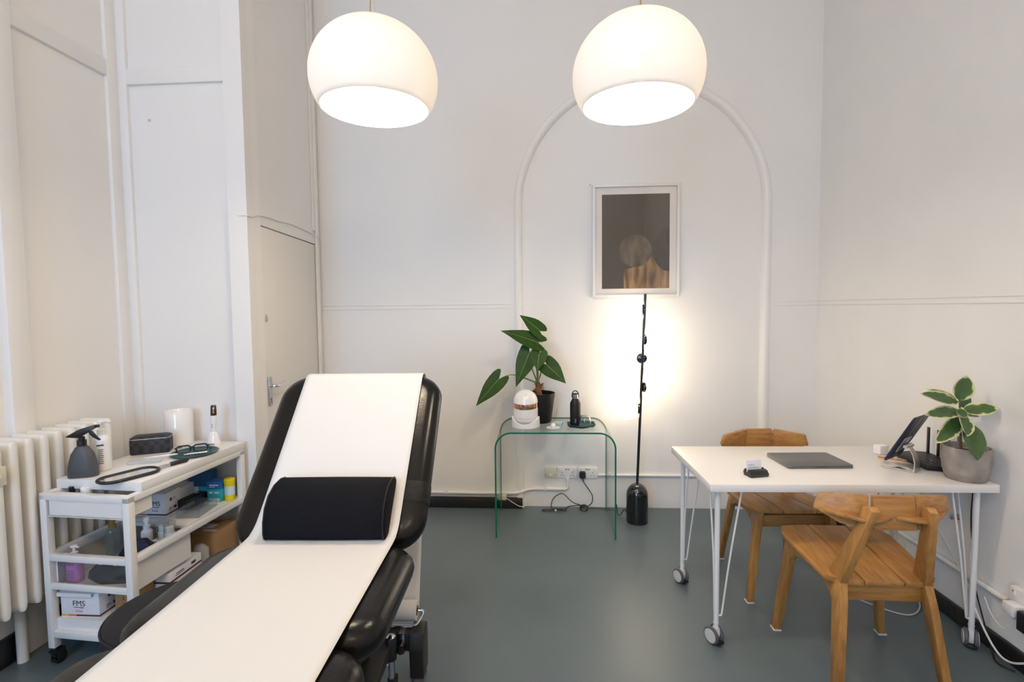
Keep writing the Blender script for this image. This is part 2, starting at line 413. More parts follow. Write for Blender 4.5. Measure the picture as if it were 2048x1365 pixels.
# ------------------------------------------------------------------ trolley and everything on it
TW, TL = .42, .715
tro = thing('storage_trolley', 'white metal three tier trolley on casters beside the radiator', 'trolley', (-1.872, 2.280, 0), -.075)
ps = .030
for sx in (-1, 1):
    for sy in (-1, 1):
        MB().box((sx*(TW/2-ps/2), sy*(TL/2-ps/2), .4125), (ps, ps, .665), .002).done('post', WHT, tro)
b = MB()
b.bx(-TW/2, TW/2, -TL/2, -TL/2+ps, .722, .750, .002).bx(-TW/2, TW/2, TL/2-ps, TL/2, .722, .750, .002)
b.bx(-TW/2, -TW/2+ps, -TL/2+ps, TL/2-ps, .722, .750, .002).bx(TW/2-ps, TW/2, -TL/2+ps, TL/2-ps, .722, .750, .002)
b.done('top_frame', WHT, tro)
ip = TW/2-ps
for nm, z0, z1 in (('middle_frame', .462, .490), ('bottom_frame', .128, .156)):
    b = MB(); b.bx(-ip, ip, -TL/2, -TL/2+ps*.8, z0, z1, .002).bx(-ip, ip, TL/2-ps*.8, TL/2, z0, z1, .002)
    b.bx(-TW/2, -TW/2+ps, -TL/2+ps, TL/2-ps, z0, z1, .002).bx(TW/2-ps, TW/2, -TL/2+ps, TL/2-ps, z0, z1, .002)
    b.done(nm, WHT, tro)
# little tray hung under the top frame at the near end
b = MB(); y0 = -TL/2+.004
b.bx(-ip+.004, ip-.004, y0, y0+.008, .655, .722).bx(-ip+.004, ip-.004, y0, y0+.12, .652, .660).bx(ip-.010, ip+.014, y0+.02, y0+.125, .658, .722).bx(-ip+.004, -ip+.012, y0, y0+.125, .66, .722)
b.done('top_tray', WHT, tro)
MB().bx(-.200, .210, -TL/2+.065, TL/2, .7505, .790, .002).done('work_top', WHT, tro)
# middle shelf (far half) and clear bin (near half)
MB().bx(-ip, ip, -.02, TL/2-ps, .470, .484, .001).done('middle_shelf', WHT, tro)
b = MB(); yb0, yb1 = -TL/2+.028, -.03
b.bx(-ip, ip, yb0, yb1, .335, .343).bx(ip-.004, ip+.008, yb0, yb1+.01, .335, .462).bx(-ip, -ip+.006, yb0, yb1, .335, .462)
b.bx(-ip, ip, -TL/2+.002, -TL/2+.012, .338, .366, .002)
b.bx(.055, ip-.012, -.105, yb1-.006, .343, .4425); b.done('bin', WHT, tro)
b = MB(); b.bx(-ip+.004, ip-.006, yb0, yb0+.004, .345, .475).bx(-ip+.006, -ip+.010, yb0, yb1, .345, .50).bx(-ip, ip, yb1-.004, yb1, .345, .500)
b.done('clear_liner', ACRYL, tro)
for x in (.035, .105):
    b = MB(); b.lathe([(.011, 0), (.011, .001)], 16, T(x, yb0-.0015, .452) @ RX(PI/2) @ Matrix.Diagonal((1, .55, 1, 1))); b.done('finger_hole', WHP, tro)
MB().bx(-ip, ip, -TL/2+ps*.8, TL/2-ps*.8, .194, .204).bx(-ip, ip, -TL/2+.02, -TL/2+.03, .156, .205).bx(ip-.006, ip, -TL/2+.03, TL/2-ps, .156, .19).bx(-ip, -ip+.006, -TL/2+.03, TL/2-ps, .156, .19).done('bottom_tray', WHT, tro)
# back panel strip and far end panel seen below the top frame
MB().bx(-ip, ip, TL/2-.012, TL/2-.006, .49, .722).done('end_panel', ACRYL, tro)
for sx in (-1, 1):
    for sy in (-1, 1):
        x, y = sx*(TW/2-ps/2), sy*(TL/2-ps/2)
        f = MB(); f.cyl((x, y, .062), (x, y, .085), .012).box((x, y+.008, .060), (.036, .045, .012), .003).box((x-.015, y+.012, .040), (.005, .034, .04), .001).box((x+.015, y+.012, .040), (.005, .034, .04), .001)
        fo = f.done('caster', BLK, tro)
        MB().cyl((x-.011, y+.014, .026), (x+.011, y+.014, .026), .026, seg=24).done('wheel', BLKG, fo)
TM = T(-1.872, 2.280, 0) @ RZ(-.075); TI = TM.inverted()
ZT = .7905
# spray bottle
sb = thing('spray_bottle', 'dark grey trigger spray bottle at the near corner of the trolley top', 'bottle', (-2.003, 2.040, ZT), .3); sb.scale = (.91, .91, .91)
R = [[(p[0], p[1], z) for p in rrect(w_, d_, r_, 5)] for z, w_, d_, r_ in [(0, .118, .060, .028), (.006, .126, .066, .032), (.05, .122, .064, .032), (.11, .092, .056, .027), (.142, .052, .046, .022), (.150, .034, .034, .016)]]
b = MB(); b.rings(R); b.done('bottle_body', GREY, sb, 50)
b = MB(); b.cyl((0, 0, .149), (0, 0, .176), .019).cyl((0, 0, .176), (0, 0, .192), .013); b.done('collar', BLK, sb)
b = MB(); b.prism([(-.062, .196), (-.05, .202), (-.01, .226), (.05, .244), (.062, .244), (.064, .232), (.045, .226), (.02, .204), (-.01, .188), (-.03, .190), (-.055, .193)], .026, RX(PI/2), .003); b.cyl((.062, 0, .238), (.074, 0, .239), .007)
b.done('spray_head', BLK, sb)
b = MB(); b.prism([(.030, .215), (.044, .217), (.055, .195), (.078, .172), (.074, .168), (.048, .186), (.036, .200)], .012, RX(PI/2), .002); b.done('trigger', BLK, sb)
# soap dispenser behind it
so = thing('pump_bottle', 'white pump dispenser standing behind the grey spray bottle', 'bottle', (-1.996, 2.130, ZT)); so.scale = (1, 1, 1.10)
b = MB(); b.lathe([(.030, 0), (.034, .004), (.034, .120), (.030, .136), (.016, .145), (.014, .148)], 32); b.done('bottle_body', WHP, so, 50)
b = MB(); b.lathe([(.016, .146), (.016, .168), (.008, .171), (.007, .190)], 20); b.done('collar', WHP, so)
b = MB(); b.lathe([(.010, .188), (.012, .196), (.010, .204), (.003, .206)], 16); b.tube(smoothpath([(.0, 0, .199), (.03, -.008, .201), (.052, -.014, .203), (.058, -.015, .200)], 4), [.005]*13); b.done('pump_head', WHP, so)
bars([(.0, .108, .026, .006)]+[(.001, .09-.008*i, .020-.002*(i % 3), .0028) for i in range(8)], INK, so, T(.018, -.0290, 0) @ RZ(.58) @ FRONT)
b = MB()
for i in range(3): b.lathe([(.004, 0), (.004, .0006)], 12, T(-.020, -.0285, .07-.013*i) @ RZ(-.62) @ RX(PI/2))
b.done('printed_dots', BLUEI, so)
# hand mirror
hm = thing('hand_mirror', 'black framed oblong hand mirror lying face up on the trolley edge', 'mirror', (-1.795, 2.040, ZT), 1.12)
b = MB(); R_ = rrect(.112, .218, .050, 8); b.tube([(p[1], p[0], .008) for p in R_], .007, 8, True); b.rings([[(p[1], p[0], z) for p in rrect(.109, .215, .048, 8)] for z in (.001, .006)])
b.done('mirror_frame', BLK, hm, 60)
b = MB(); b.rings([[(p[1], p[0], z) for p in rrect(.105, .211, .046, 8)] for z in (.0062, .0088)]); b.done('mirror_glass', MIRROR, hm, 0)
b = MB(); b.cyl((.108, 0, .0085), (.165, 0, .010), .007, .0075); b.done('ferrule', CHROME, hm)
b = MB(); b.tube([(.163, 0, .010), (.17, 0, .010), (.235, 0, .011), (.243, 0, .011)], [.0085, .0095, .0105, .007], 14); b.done('handle', BLK, hm)
# pouch
po = thing('zip_pouch', 'black chequered zip pouch lying beside the white cylinder', 'pouch', (-1.995, 2.415, ZT), .42)
chk = bpy.data.materials.new('chequered_canvas'); chk.use_nodes = True
nt = chk.node_tree; ck = nt.nodes.new('ShaderNodeTexChecker'); tcn = nt.nodes.new('ShaderNodeTexCoord'); ck.inputs['Scale'].default_value = 46
ck.inputs['Color1'].default_value = (.013, .013, .016, 1); ck.inputs['Color2'].default_value = (.030, .032, .042, 1)
nt.links.new(tcn.outputs['Object'], ck.inputs['Vector']); nt.links.new(ck.outputs['Color'], nt.nodes['Principled BSDF'].inputs['Base Color']); nt.nodes['Principled BSDF'].inputs['Roughness'].default_value = .6
b = MB(); b.rings([rrect(.166, .082, .014, 4, 0), rrect(.172, .088, .016, 4, .006), rrect(.172, .084, .016, 4, .068), rrect(.168, .078, .014, 4, .082), rrect(.14, .05, .014, 4, .090)]); b.done('pouch_body', chk, po, 50)
b = MB(); b.tube([(p[0], p[1], .076) for p in rrect(.172, .083, .016, 4)], .0018, 6, True); b.done('zip', CHROME, po)
b = MB(); b.box((-.09, -.01, .064), (.002, .008, .022), .001); b.done('zip_pull', CHROME, po)
# white open cylinder
cy = MB(); cy.lathe([(.066, 0), (.067, .003), (.067, .176), (.0655, .178), (.064, .176), (.064, .006), (.002, .005)], 40, cap=True)
tag(cy.done('cylinder_holder', WHG, None, 50), 'tall white open cylinder holder at the back of the trolley top', 'holder', loc=(-1.975, 2.585, ZT))
# handheld device on its dock
dv = thing('handheld_device', 'white pen shaped device standing in its white dock', 'device', (-1.765, 2.560, ZT), .1)
b = MB(); b.rings([rrect(w_, d_, r_, 5, z) for z, w_, d_, r_ in [(0, .066, .060, .026), (.010, .068, .062, .028), (.018, .062, .056, .026), (.060, .044, .040, .018), (.068, .036, .032, .015)]]); b.done('dock', WHG, dv, 50)
b = MB(); b.rings([[(p[0]+ox, p[1], z) for p in rrect(w_, w_*.85, w_*.35, 5)] for z, w_, ox in [(.060, .026, 0), (.09, .026, 0), (.13, .030, .003), (.150, .030, .004), (.158, .031, .004)]]); b.done('handle', WHG, dv, 50)
b = MB(); b.rings([[(p[0]+ox, p[1], z) for p in rrect(w_, w_*.85, w_*.35, 5)] for z, w_, ox in [(.156, .029, .004), (.185, .028, .005), (.208, .026, .005), (.213, .018, .005)]]); ho = b.done('head', BLKG, dv, 50)
MB().box((.010, -.0125, .186), (.009, .0015, .032), .0004).done('gold_contact', ROSE, ho)
bars([(0, 0, .036, .004)], BLUEI, dv, T(0, -.0315, .009) @ FRONT); bars([(0, .012, .003, .006), (0, 0, .003, .010), (0, -.012, .003, .008)], BLUEI, dv, T(0, -.0118, .108) @ FRONT)
# teal tray with goggles
tr = MB(); tr.lathe([(.085, 0), (.095, .003), (.104, .010), (.106, .010), (.104, .0075), (.094, .002), (.002, .0022)], 40)
tro2 = tag(tr.done('round_tray', TEAL, None, 50), 'shallow dark teal round tray on the trolley top', 'tray', loc=(-1.750, 2.390, ZT))
gg = thing('safety_goggles', 'black framed clear safety goggles lying on the teal tray', 'goggles', (-1.767, 2.395, ZT+.005), .55)
for sx in (-1, 1):
    b = MB(); pts = [(sx*.036+p[0], 0, .020+p[1]) for p in rrect(.060, .034, .014, 5)]; b.tube(pts, .0038, 7, True); fo = b.done('frame', BLK, gg)
    b = MB(); b.rings([[(sx*.036+p[0], y, .020+p[1]) for p in rrect(.056, .030, .012, 5)] for y in (-.001, .001)]); b.done('lens', CLEAR, fo, 0)
    b = MB(); b.tube(smoothpath([(sx*.066, 0, .026), (sx*.074, .02, .024), (sx*.070, .07, .014), (sx*.055, .105, .006)], 5), .0035, 7); b.done('temple', BLK, gg)
b = MB(); b.tube(smoothpath([(-.01, 0, .026), (0, -.002, .029), (.01, 0, .026)], 4), .0035, 7); b.done('bridge', BLK, gg)
cl = MB(); cl.cyl((0, 0, 0), (.085, 0, 0), .0055).cyl((-.012, 0, 0), (0, 0, 0), .004)
tag(cl.done('metal_applicator', CHROME, None), 'slim chrome applicator resting on the teal tray beside the goggles', 'tool', loc=(-1.747, 2.330, ZT+.013), rz=.6)
# wrapped instruments in front of the pouch
ins = MB(); ins.rings([[(p[0], p[1], z) for p in rrect(.13+.01*math.sin(i), .040, .01, 4)] for i, z in enumerate((0, .004, .009, .013))])
tag(ins.done('instrument_packet', POLY, None), 'clear plastic packet of instruments in front of the pouch', 'packet', loc=(-1.885, 2.235, ZT), rz=.35)
sp = MB(); sp.tube([(0, 0, 0), (.05, 0, .002), (.12, 0, .004), (.135, 0, .004)], [.002, .004, .004, .002], 8)
tag(sp.done('white_brush', WHP, None), 'thin white applicator brush lying across the plastic packet', 'brush', loc=(-1.90, 2.25, ZT+.016), rz=.5)
# two small bottles in the near tray
def local(x, y, z): return TM @ Vector((x, y, z))
q = thing('small_dark_bottle', 'small bottle with black cap in the trolley end tray', 'bottle', local(-.125, -TL/2+.065, .6605))
MB().lathe([(.016, 0), (.017, .003), (.017, .055), (.010, .062)], 20).done('bottle_body', BLKM, q); MB().lathe([(.012, .060), (.012, .098), (.009, .101)], 16).done('cap', BLKG, q)
q = thing('small_white_bottle', 'small bottle with wide white cap in the trolley end tray', 'bottle', local(-.055, -TL/2+.065, .6605))
MB().lathe([(.018, 0), (.019, .003), (.019, .060), (.014, .064)], 20).done('bottle_body', WHP, q); MB().lathe([(.020, .062), (.020, .098), (.018, .100)], 20).done('cap', WHP, q)

# cartons
def carton(label, loc, rz, w, d, h, lid_open, flap=False, shift=0):
    q = thing('syringe_carton', label, 'box', loc, rz, 'lettered syringe cartons')
    MB().bx(-w/2, w/2, -d/2, d/2, 0, h, .001).done('carton_body', BOXW, q)
    lid = MB()
    if flap:
        lid.prism([(-w/2-.004, -d/2-.012), (w/2-.02, -d/2-.014), (w/2+.004, -d/2+.04), (w/2+.002, d/2), (-w/2, d/2)], .003, T(0, 0, h+.012) @ RX(.10))
        lid.bx(-w/2-.004, w/2-.022, -d/2-.013, -d/2-.010, h-.010, h+.006)
    else: lid.bx(-w/2-.001, w/2+.001, -d/2-.001, d/2+.001, h-.0005, h+.002)
    lid.done('lid_flap', BOXW, q)
    st = MB(); st.mi = 0; st.box((-w/2+w*.10, -d/2-.0005, .0085), (w*.19, .0012, .007)); st.done('colour_band', YEL, q, 0)
    st = MB(); st.box((-w/2+w*.30, -d/2-.0005, .0085), (w*.21, .0012, .007)); st.done('colour_band', ORG, q, 0)
    st = MB(); st.box((w*.20, -d/2-.0005, .0085), (w*.60, .0012, .007)); st.box((w/2+.0005, 0, .0085), (.0012, d, .007)); st.done('colour_band', MAROON, q, 0)
    text('FMS', .034, INK, q, T(shift, -d/2-.0008, h*.56) @ FRONT)
    text('0.5ml', .0135, RED, q, T(shift, -d/2-.0008, h*.25) @ FRONT)
    text('Switzerland', .006, INK, q, T(-w*.32, -d/2-.0008, h*.87) @ FRONT)
    bars([(0, 0, .045, .0022), (.012, -.003, .012, .001)], INK, q, T(shift, -d/2-.0008, h*.41) @ FRONT)
    bars([(-.015, .075, .014, .016), (.008, .078, .02, .002), (.008, .07, .015, .002), (-.02, .035, .02, .003), (-.02, .028, .024, .002), (-.02, .021, .02, .002), (.012, .03, .018, .013)], INK, q, T(w/2+.0008, 0, 0) @ SIDE)
    bars([(0, 0, .016, .005)], YEL, q, T(w/2+.0010, d*.25, h*.50) @ SIDE)
    return q
carton('white syringe carton with open flap on the trolley bottom tray', local(-.088, -.258, .2045), 0, .172, .130, .106, True, True, -.005)
carton('white syringe carton on the trolley middle shelf under the work top', local(-.098, .108, .4845), 0, .162, .100, .113, False, False, .025)
q = MB(); q.bx(-.07, .07, -.06, .06, 0, .10, .001)
qo = tag(q.done('plain_carton', BOXW, None, 0), 'white carton on the trolley middle shelf left of the lettered carton', 'box', loc=local(-.110, .228, .4845))
qo.location = local(-.108, .222, .4845)
q = thing('brown_carton', 'brown cardboard box standing behind the lettered carton on the bottom tray', 'box', local(.075, -.215, .2045), 0)
MB().bx(-.05, .05, -.05, .05, 0, .112, .001).done('carton_body', CARDB, q)
bars([(0, .09, .004, .02), (0, .06, .004, .018), (0, .03, .004, .02)], INK, q, T(-.01, -.0508, 0) @ FRONT)
q = thing('striped_carton', 'white carton with maroon stripe at the middle of the trolley bottom tray', 'box', local(.105, -.05, .2045), 0)
MB().bx(-.075, .075, -.105, .105, 0, .112, .001).done('carton_body', BOXW, q)
MB().bx(.0745, .0757, -.105, .105, .066, .075).bx(-.075, .075, -.1057, -.1045, .066, .075).done('colour_band', MAROON, q, 0)
bars([(.05, .092, .03, .013), (-.04, .094, .05, .004), (-.04, .086, .06, .003)], INK, q, T(.0758, 0, 0) @ SIDE)
q = thing('parcel_box', 'taped brown parcel box with a white label at the trolley far end', 'box', local(.005, .218, .2045), .0)
MB().bx(-.165, .165, -.075, .100, 0, .158, .002).done('carton_body', CARDB, q)
MB().box((.05, .02, .1586), (.11, .05, .0008)).box((.105, -.03, .1586), (.07, .022, .0008)).done('address_label', BOXW, q, 0)
bars([(-.01, .008, .06, .006), (-.015, -.004, .05, .004), (.0, -.014, .04, .005)], INK, q, T(.05, .02, .1592))
text('medical', .020, INK, q, T(.06, .08, .1588), 'printing')
MB().box((.0, .0, .1584), (.33, .03, .0006)).done('tape_strip', mat('parcel_tape', (.45, .28, .12), .25), q, 0)
b = MB()
for k in range(2):
    pts = []
    for i in range(9):
        a = 2*PI*i/9; pts.append((.04*math.cos(a)*(1+.2*math.sin(3*a+k)), .034*math.sin(a)*(1+.15*math.cos(2*a))))
    R = [[(x*s_+.006*math.sin(5*x*40+z*70), y*s_, z) for x, y in pts] for z, s_ in [(0, .8), (.03, 1), (.07, .95), (.11, .8), (.13, .45)]]
    if k == 0: b.rings(R)
tag(b.done('plastic_bag', POLY, None, 80), 'crumpled clear plastic bag stuffed between the parcel and striped carton', 'bag', loc=local(.135, .099, .2045))

# middle bin contents
q = thing('gel_bottle', 'purple labelled gel bottle with pump in the trolley bin', 'bottle', local(-.135, -.290, .3435), 0)
b = MB(); b.rings([rrect(w_, d_, .016*w_/.06, 5, z) for z, w_, d_ in [(0, .056, .040), (.004, .060, .044), (.085, .060, .044), (.105, .045, .036), (.112, .026, .026)]]); b.done('bottle_body', mat('pink_label', (.55, .20, .52), .35), q, 50)
b = MB(); b.lathe([(.014, .111), (.014, .128), (.006, .130), (.005, .150), (.013, .151), (.013, .158), (.003, .160)], 16); b.tube([(0, 0, .155), (.03, -.01, .154)], .004, 8); b.done('pump_head', WHP, q)
text('alco', .022, mat('purple_ink', (.20, .02, .16), .5), q, T(0, -.0226, .085) @ FRONT)
bars([(0, .055-.006*i, .035, .002) for i in range(6)], mat('purple_ink', (0, 0, 0)), q, T(0, -.0226, 0) @ FRONT)
def lump(name, label, cat, m, loc, rz, w, d, h, seed):
    rnd = random.Random(seed); b = MB(); R = []
    for z, s_ in [(0, .82), (.25, 1), (.6, .92), (.85, .7), (1.0, .35)]:
        ring = []
        for i in range(14):
            a = 2*PI*i/14; k = s_*(1+.10*rnd.uniform(-1, 1)); ring.append((w/2*math.copysign(abs(math.cos(a))**.6, math.cos(a))*k, d/2*math.copysign(abs(math.sin(a))**.6, math.sin(a))*k, h*z*(1 if z < 1 else rnd.uniform(.9, 1.05))))
        R.append(ring)
    b.rings(R); o = b.done(name, m, None, 70); o.rotation_euler = (0, 0, rz); return tag(o, label, cat, loc=loc)
lump('black_cloth_bag', 'crumpled black cloth bag at the front of the trolley bin', 'bag', BLKM, local(.035, -.262, .3435), .08, .20, .085, .092, 3)
lump('navy_pouch', 'dark navy pouch at the back of the trolley bin', 'pouch', NAVYF, local(.060, -.165, .3435), -.05, .19, .080, .135, 5)
q = thing('gold_top_bottle', 'clear bottle with gold spray top at the back of the trolley bin', 'bottle', local(-.075, -.060, .3435)); q.location = local(-.118, -.125, .3435)
MB().lathe([(.028, 0), (.031, .005), (.031, .135), (.026, .155), (.013, .165)], 24).done('bottle_body', clear_mat('tinted_clear', (.86, .93, .95), 2.0, .05, .04), q); MB().lathe([(.016, .163), (.017, .178), (.010, .182), (.010, .205), (.003, .207)], 18).done('spray_top', GOLD, q)
def pump(label, loc, h, r):
    q = thing('white_pump_jar', label, 'bottle', loc)
    MB().lathe([(r*.95, 0), (r, .004), (r, h), (r*.6, h+.010)], 24).done('bottle_body', WHP, q)
    b = MB(); b.lathe([(r*.6, h+.008), (r*.6, h+.028), (.008, h+.03), (.008, h+.044), (.013, h+.046), (.012, h+.066), (.003, h+.070)], 18); b.tube([(0, 0, h+.06), (.016, -.006, h+.058)], .005, 8); b.done('pump_head', WHP, q); return q
pump('white pump bottle beside the clear topped jars on the trolley', local(.004, -.068, .3435), .128, .024)
for i, (x, y, lab) in enumerate(((.085, -.062, 'clear cased white jar beside the white pump bottle'), (.128, -.072, 'nearer clear cased white jar at the trolley shelf edge'))):
    q = thing('cased_jar', lab, 'jar', local(x, y, .4435), group='clear cased white jars')
    MB().lathe([(.020, 0), (.021, .003), (.021, .030), (.019, .033)], 24).done('jar_body', WHP, q)
    MB().lathe([(.018, .034), (.018, .056), (.016, .058)], 24).done('jar_cap', WHP, q)
    MB().lathe([(.025, 0), (.025, .076), (.023, .078), (.002, .078)], 24, cap=False).done('clear_cover', CLEAR, q)
# far half of the middle shelf
q = thing('acrylic_box', 'flat clear acrylic box at the edge of the trolley middle shelf', 'box', local(.095, .140, .4845), .10)
b = MB(); b.bx(-.055, .055, -.085, .085, 0, .003).bx(-.055, .055, -.085, -.082, 0, .038).bx(-.055, .055, .082, .085, 0, .038).bx(.052, .055, -.085, .085, 0, .038).bx(-.055, -.052, -.085, .085, 0, .038).bx(-.055, .055, -.085, .085, .038, .041); b.done('case', ACRYL, q, 0)
MB().tube(smoothpath([(-.03, -.05, .0425), (.0, -.06, .0425), (.03, -.01, .0425), (.01, .06, .0425)], 6), .0012, 6).done('wire', BLK, q)
def plain(name, label, cat, m, loc, rz, w, d, h, bands=()):
    q = thing(name, label, cat, loc, rz); MB().bx(-w/2, w/2, -d/2, d/2, 0, h, .001).done('box_body', m, q)
    for z0, z1, mm in bands: MB().bx(-w/2-.0006, w/2+.0006, -d/2-.0006, d/2+.0006, z0, z1).done('colour_panel', mm, q, 0)
    return q
BLU = mat('box_blue', (.02, .16, .50), .45); TUR = mat('box_turquoise', (.03, .42, .50), .45); DBL = mat('box_deep_blue', (.012, .10, .24), .45)
q = plain('black_slim_box', 'slim black box behind the acrylic box on the trolley', 'box', BLKM, local(.005, .215, .4845), -.12, .055, .14, .050); bars([(0, .03, .02, .015)], mat('cyan_ink', (.2, .5, .6), .5), q, T(0, 0, .0562))
q = plain('glove_box', 'blue and turquoise box at the front of the far trolley shelf', 'box', TUR, local(.085, .300, .4845), 0, .078, .058, .108, [(.068, .1086, BLU)])
bars([(0, .09, .05, .006), (-.01, .08, .03, .003)], WHP, q, T(0, -.0312, 0) @ FRONT); bars([(-.018, .05, .02, .010), (.015, .05, .025, .008), (0, .012, .06, .016)], mat('pale_ink', (.5, .75, .78), .5), q, T(0, -.0312, 0) @ FRONT)
plain('small_turquoise_box', 'small turquoise box left of the blue and turquoise box', 'box', TUR, local(.012, .312, .4845), 0, .05, .045, .072)
q = plain('deep_blue_box', 'deep blue carton on the turquoise boxes under the trolley top', 'box', DBL, local(.095, .275, .596), 0, .13, .05, .085)
q.location = local(-.012, .312, .557); 
plain('grey_white_box', 'white box carrying the deep blue carton at the trolley back', 'box', BOXW, local(-.060, .312, .4845), 0, .07, .045, .072)
q = thing('wipes_tub', 'yellow lidded tub of wipes at the far corner of the trolley', 'tub', local(.175, .295-.02, .4845)); q.location = local(.168, .300-.008, .4845)
q.location = local(.147, .312, .4845)
YEP = mat('yellow_plastic', (.78, .66, .01), .4)
b = MB(); b.lathe([(.024, 0), (.026, .003), (.026, .095)], 24); b.done('tub_body', YEP, q)
b = MB(); b.lathe([(.028, .093), (.028, .112), (.024, .116), (.002, .117)], 24); b.done('lid', YEP, q)
MB().lathe([(.0263, .03), (.0263, .078)], 24, cap=False).done('tub_label', mat('tub_label', (.55, .72, .80), .4), q)

# ------------------------------------------------------------------ stool
st = thing('round_stool', 'round black padded stool between the trolley and the couch', 'stool', (-1.236, 1.565, 0))
SR = .200
b = MB(); b.lathe([(SR*.97, .445), (SR, .452), (SR, .500), (SR-.006, .512), (SR-.03, .524), (SR*.5, .530), (.003, .532)], 48); b.done('seat', VINYLM, st, 60)
b = MB(); b.tube([(SR*math.cos(2*PI*i/48), SR*math.sin(2*PI*i/48), .503) for i in range(48)], .004, 6, True); b.done('piping', VINYLM, st)
b = MB(); b.cyl((0, 0, .06), (0, 0, .28), .025).cyl((0, 0, .28), (0, 0, .446), .014); b.done('gas_lift', CHROME, st)
for i in range(5):
    a = 2*PI*i/5+.3; b = MB(); b.tube([(0, 0, .095), (.19*math.cos(a), .19*math.sin(a), .06)], [.022, .012], 8); lo = b.done('leg', BLK, st)
    c = MB(); p = (.195*math.cos(a), .195*math.sin(a)); c.cyl((p[0]-.012, p[1], .025), (p[0]+.012, p[1], .025), .025); c.cyl((p[0], p[1], .03), (p[0], p[1], .066), .006); c.done('caster', BLK, lo)

# ------------------------------------------------------------------ treatment couch
CA = .036
CO = T(-.795, 1.700, 0) @ RZ(CA)
co = thing('treatment_couch', 'black vinyl treatment couch with its backrest raised', 'couch', (-.795, 1.700, 0), CA)
HT = .105; ZTOP = .692; TILT = math.radians(46)
def cush(name, w, y0, y1, xf=None, rc=.10):
    b = MB(); b.rings(cushion_rings(w, y1-y0, HT, rc, HT*.55))
    return b.done(name, VINYL, co, 80, xf if xf is not None else T(0, (y0+y1)/2, ZTOP-HT))
cush('seat_cushion', .71, -.525, -.008)
cush('leg_cushion', .71, -1.120, -.535)
BR = T(0, .015, ZTOP) @ RX(TILT)           # local y runs up the backrest, top face at z=0
BL = .725
b = MB(); b.rings(cushion_rings(.715, BL+.045, HT, .12, HT*.55)); back = b.done('backrest_cushion', VINYL, co, 80, BR @ T(0, BL/2-.01, -HT))
# repair tape round the right edge of the backrest
b = MB(); R = []
for l in (.145, .155, .215, .225):
    e = .002 if l in (.155, .215) else .0008
    ring = []
    for i in range(13):
        a = -PI/2+PI*i/12; d = HT*.55*(1-math.cos(a)); z = HT/2+(HT/2+e)*math.sin(a); ring.append((.715/2-d+e*math.cos(a), l-BL/2, z))
    ring = [(.225, l-BL/2, -.001-e*0)]+ring+[(.225, l-BL/2, HT+.005)]
    R.append(ring)
b.rings(R, False, False, False); b.done('repair_tape', TAPE, back, 60)
# panels and frame under the cushions
b = MB(); b.bx(-.26, .26, -.50, -.03, ZTOP-HT-.022, ZTOP-HT-.001).bx(-.26, .26, -1.09, -.56, ZTOP-HT-.022, ZTOP-HT-.001); b.box((0, BL/2, -HT-.012), (.52, .62, .02), 0, BR)
b.done('cushion_board', BLKM, co, 0)
b = MB()
for sx in (-1, 1): b.bx(sx*.20-.02, sx*.20+.02, -1.05, .0, ZTOP-HT-.065, ZTOP-HT-.022, .003)
b.bx(-.22, .22, -.06, -.02, ZTOP-HT-.065, ZTOP-HT-.022).bx(-.22, .22, -.80, -.76, ZTOP-HT-.065, ZTOP-HT-.022)
b.done('upper_frame', FRAMEM, co)
for sx in (-1, 1):
    b = MB(); b.cyl((sx*.12, .08, .215), (sx*.12, -.62, ZTOP-HT-.05), .022); b.done('lift_arm', FRAMEM, co)
b = MB(); b.tube([(0, -.10, .205), (0, -.35, .40)], [.03, .03], 12); b.done('motor', BLK, co)
# base frame: long rails, cross beam and leg blocks at the head end
for sx in (-1, 1):
    b = MB(); b.bx(sx*.155-.045, sx*.155+.045, -1.25, .215, .165, .205, .003); b.done('base_rail', FRAMEM, co)
for y, lab in ((.25, 'head'), (-1.25, 'foot')):
    b = MB(); b.bx(-.33, .255, y-.028, y+.028, .125, .200, .004) if y > 0 else b.bx(-.30, .30, y-.035, y+.035, .135, .205, .004); b.done('cross_beam', FRAMEM, co)
    for sx in (-1, 1):
        b = MB(); x = sx*.285
        b.prism([(-.045, .210), (.045, .210), (.055, .15), (.045, .022), (-.045, .022), (-.055, .15)], .056, T(x, y, 0) @ RZ(PI/2) @ RX(PI/2), .005)
        lo = b.done('leg_block', FRAMEM, co)
        f = MB(); f.lathe([(.024, 0), (.026, .004), (.022, .020), (.012, .024)], 16, T(x, y-.025, 0)); f.lathe([(.024, 0), (.026, .004), (.022, .020), (.012, .024)], 16, T(x, y+.025, 0)); f.done('foot_pad', RUB, lo)
        bars([(0, -.024+.016*i, .016, .004) for i in range(4)]+[(-.007, -.03, .004, .014), (.007, .01, .004, .014)], BLKM, lo, T(x, y, .2106), 'embossing')
# lifting caster post on the right of the head end
for sx in (-1, 1):
    x = sx*.195+(.0 if sx > 0 else 0); y = .165
    b = MB(); b.lathe([(.021, .135), (.021, .222), (.019, .225)], 20, T(x, y, 0)); p = b.done('jack_sleeve', BLK, co)
    b = MB(); b.lathe([(.019, .224), (.019, .228), (.010, .234), (.003, .235)], 20, T(x, y, 0)); b.done('jack_cap', CHROME, p); b = MB(); b.cyl((x, y, .055), (x, y, .137), .013); b.done('jack_post', CHROME, p)
    b = MB(); b.cyl((x-.014, y+.012, .031), (x-.003, y+.012, .031), .031, seg=24).cyl((x+.003, y+.012, .031), (x+.014, y+.012, .031), .031, seg=24); b.box((x, y+.005, .055), (.03, .04, .016), .005); b.done('caster', BLK, p)
b = MB(); b.tube([(.195, .165, .115), (.12, .165, .115), (.10, .14, .112), (.085, .02, .075), (.085, -.06, .072)], .009, 10); b.cyl((.12, .165, .115), (-.195, .165, .115), .010); b.done('jack_linkage', CHROME, co)
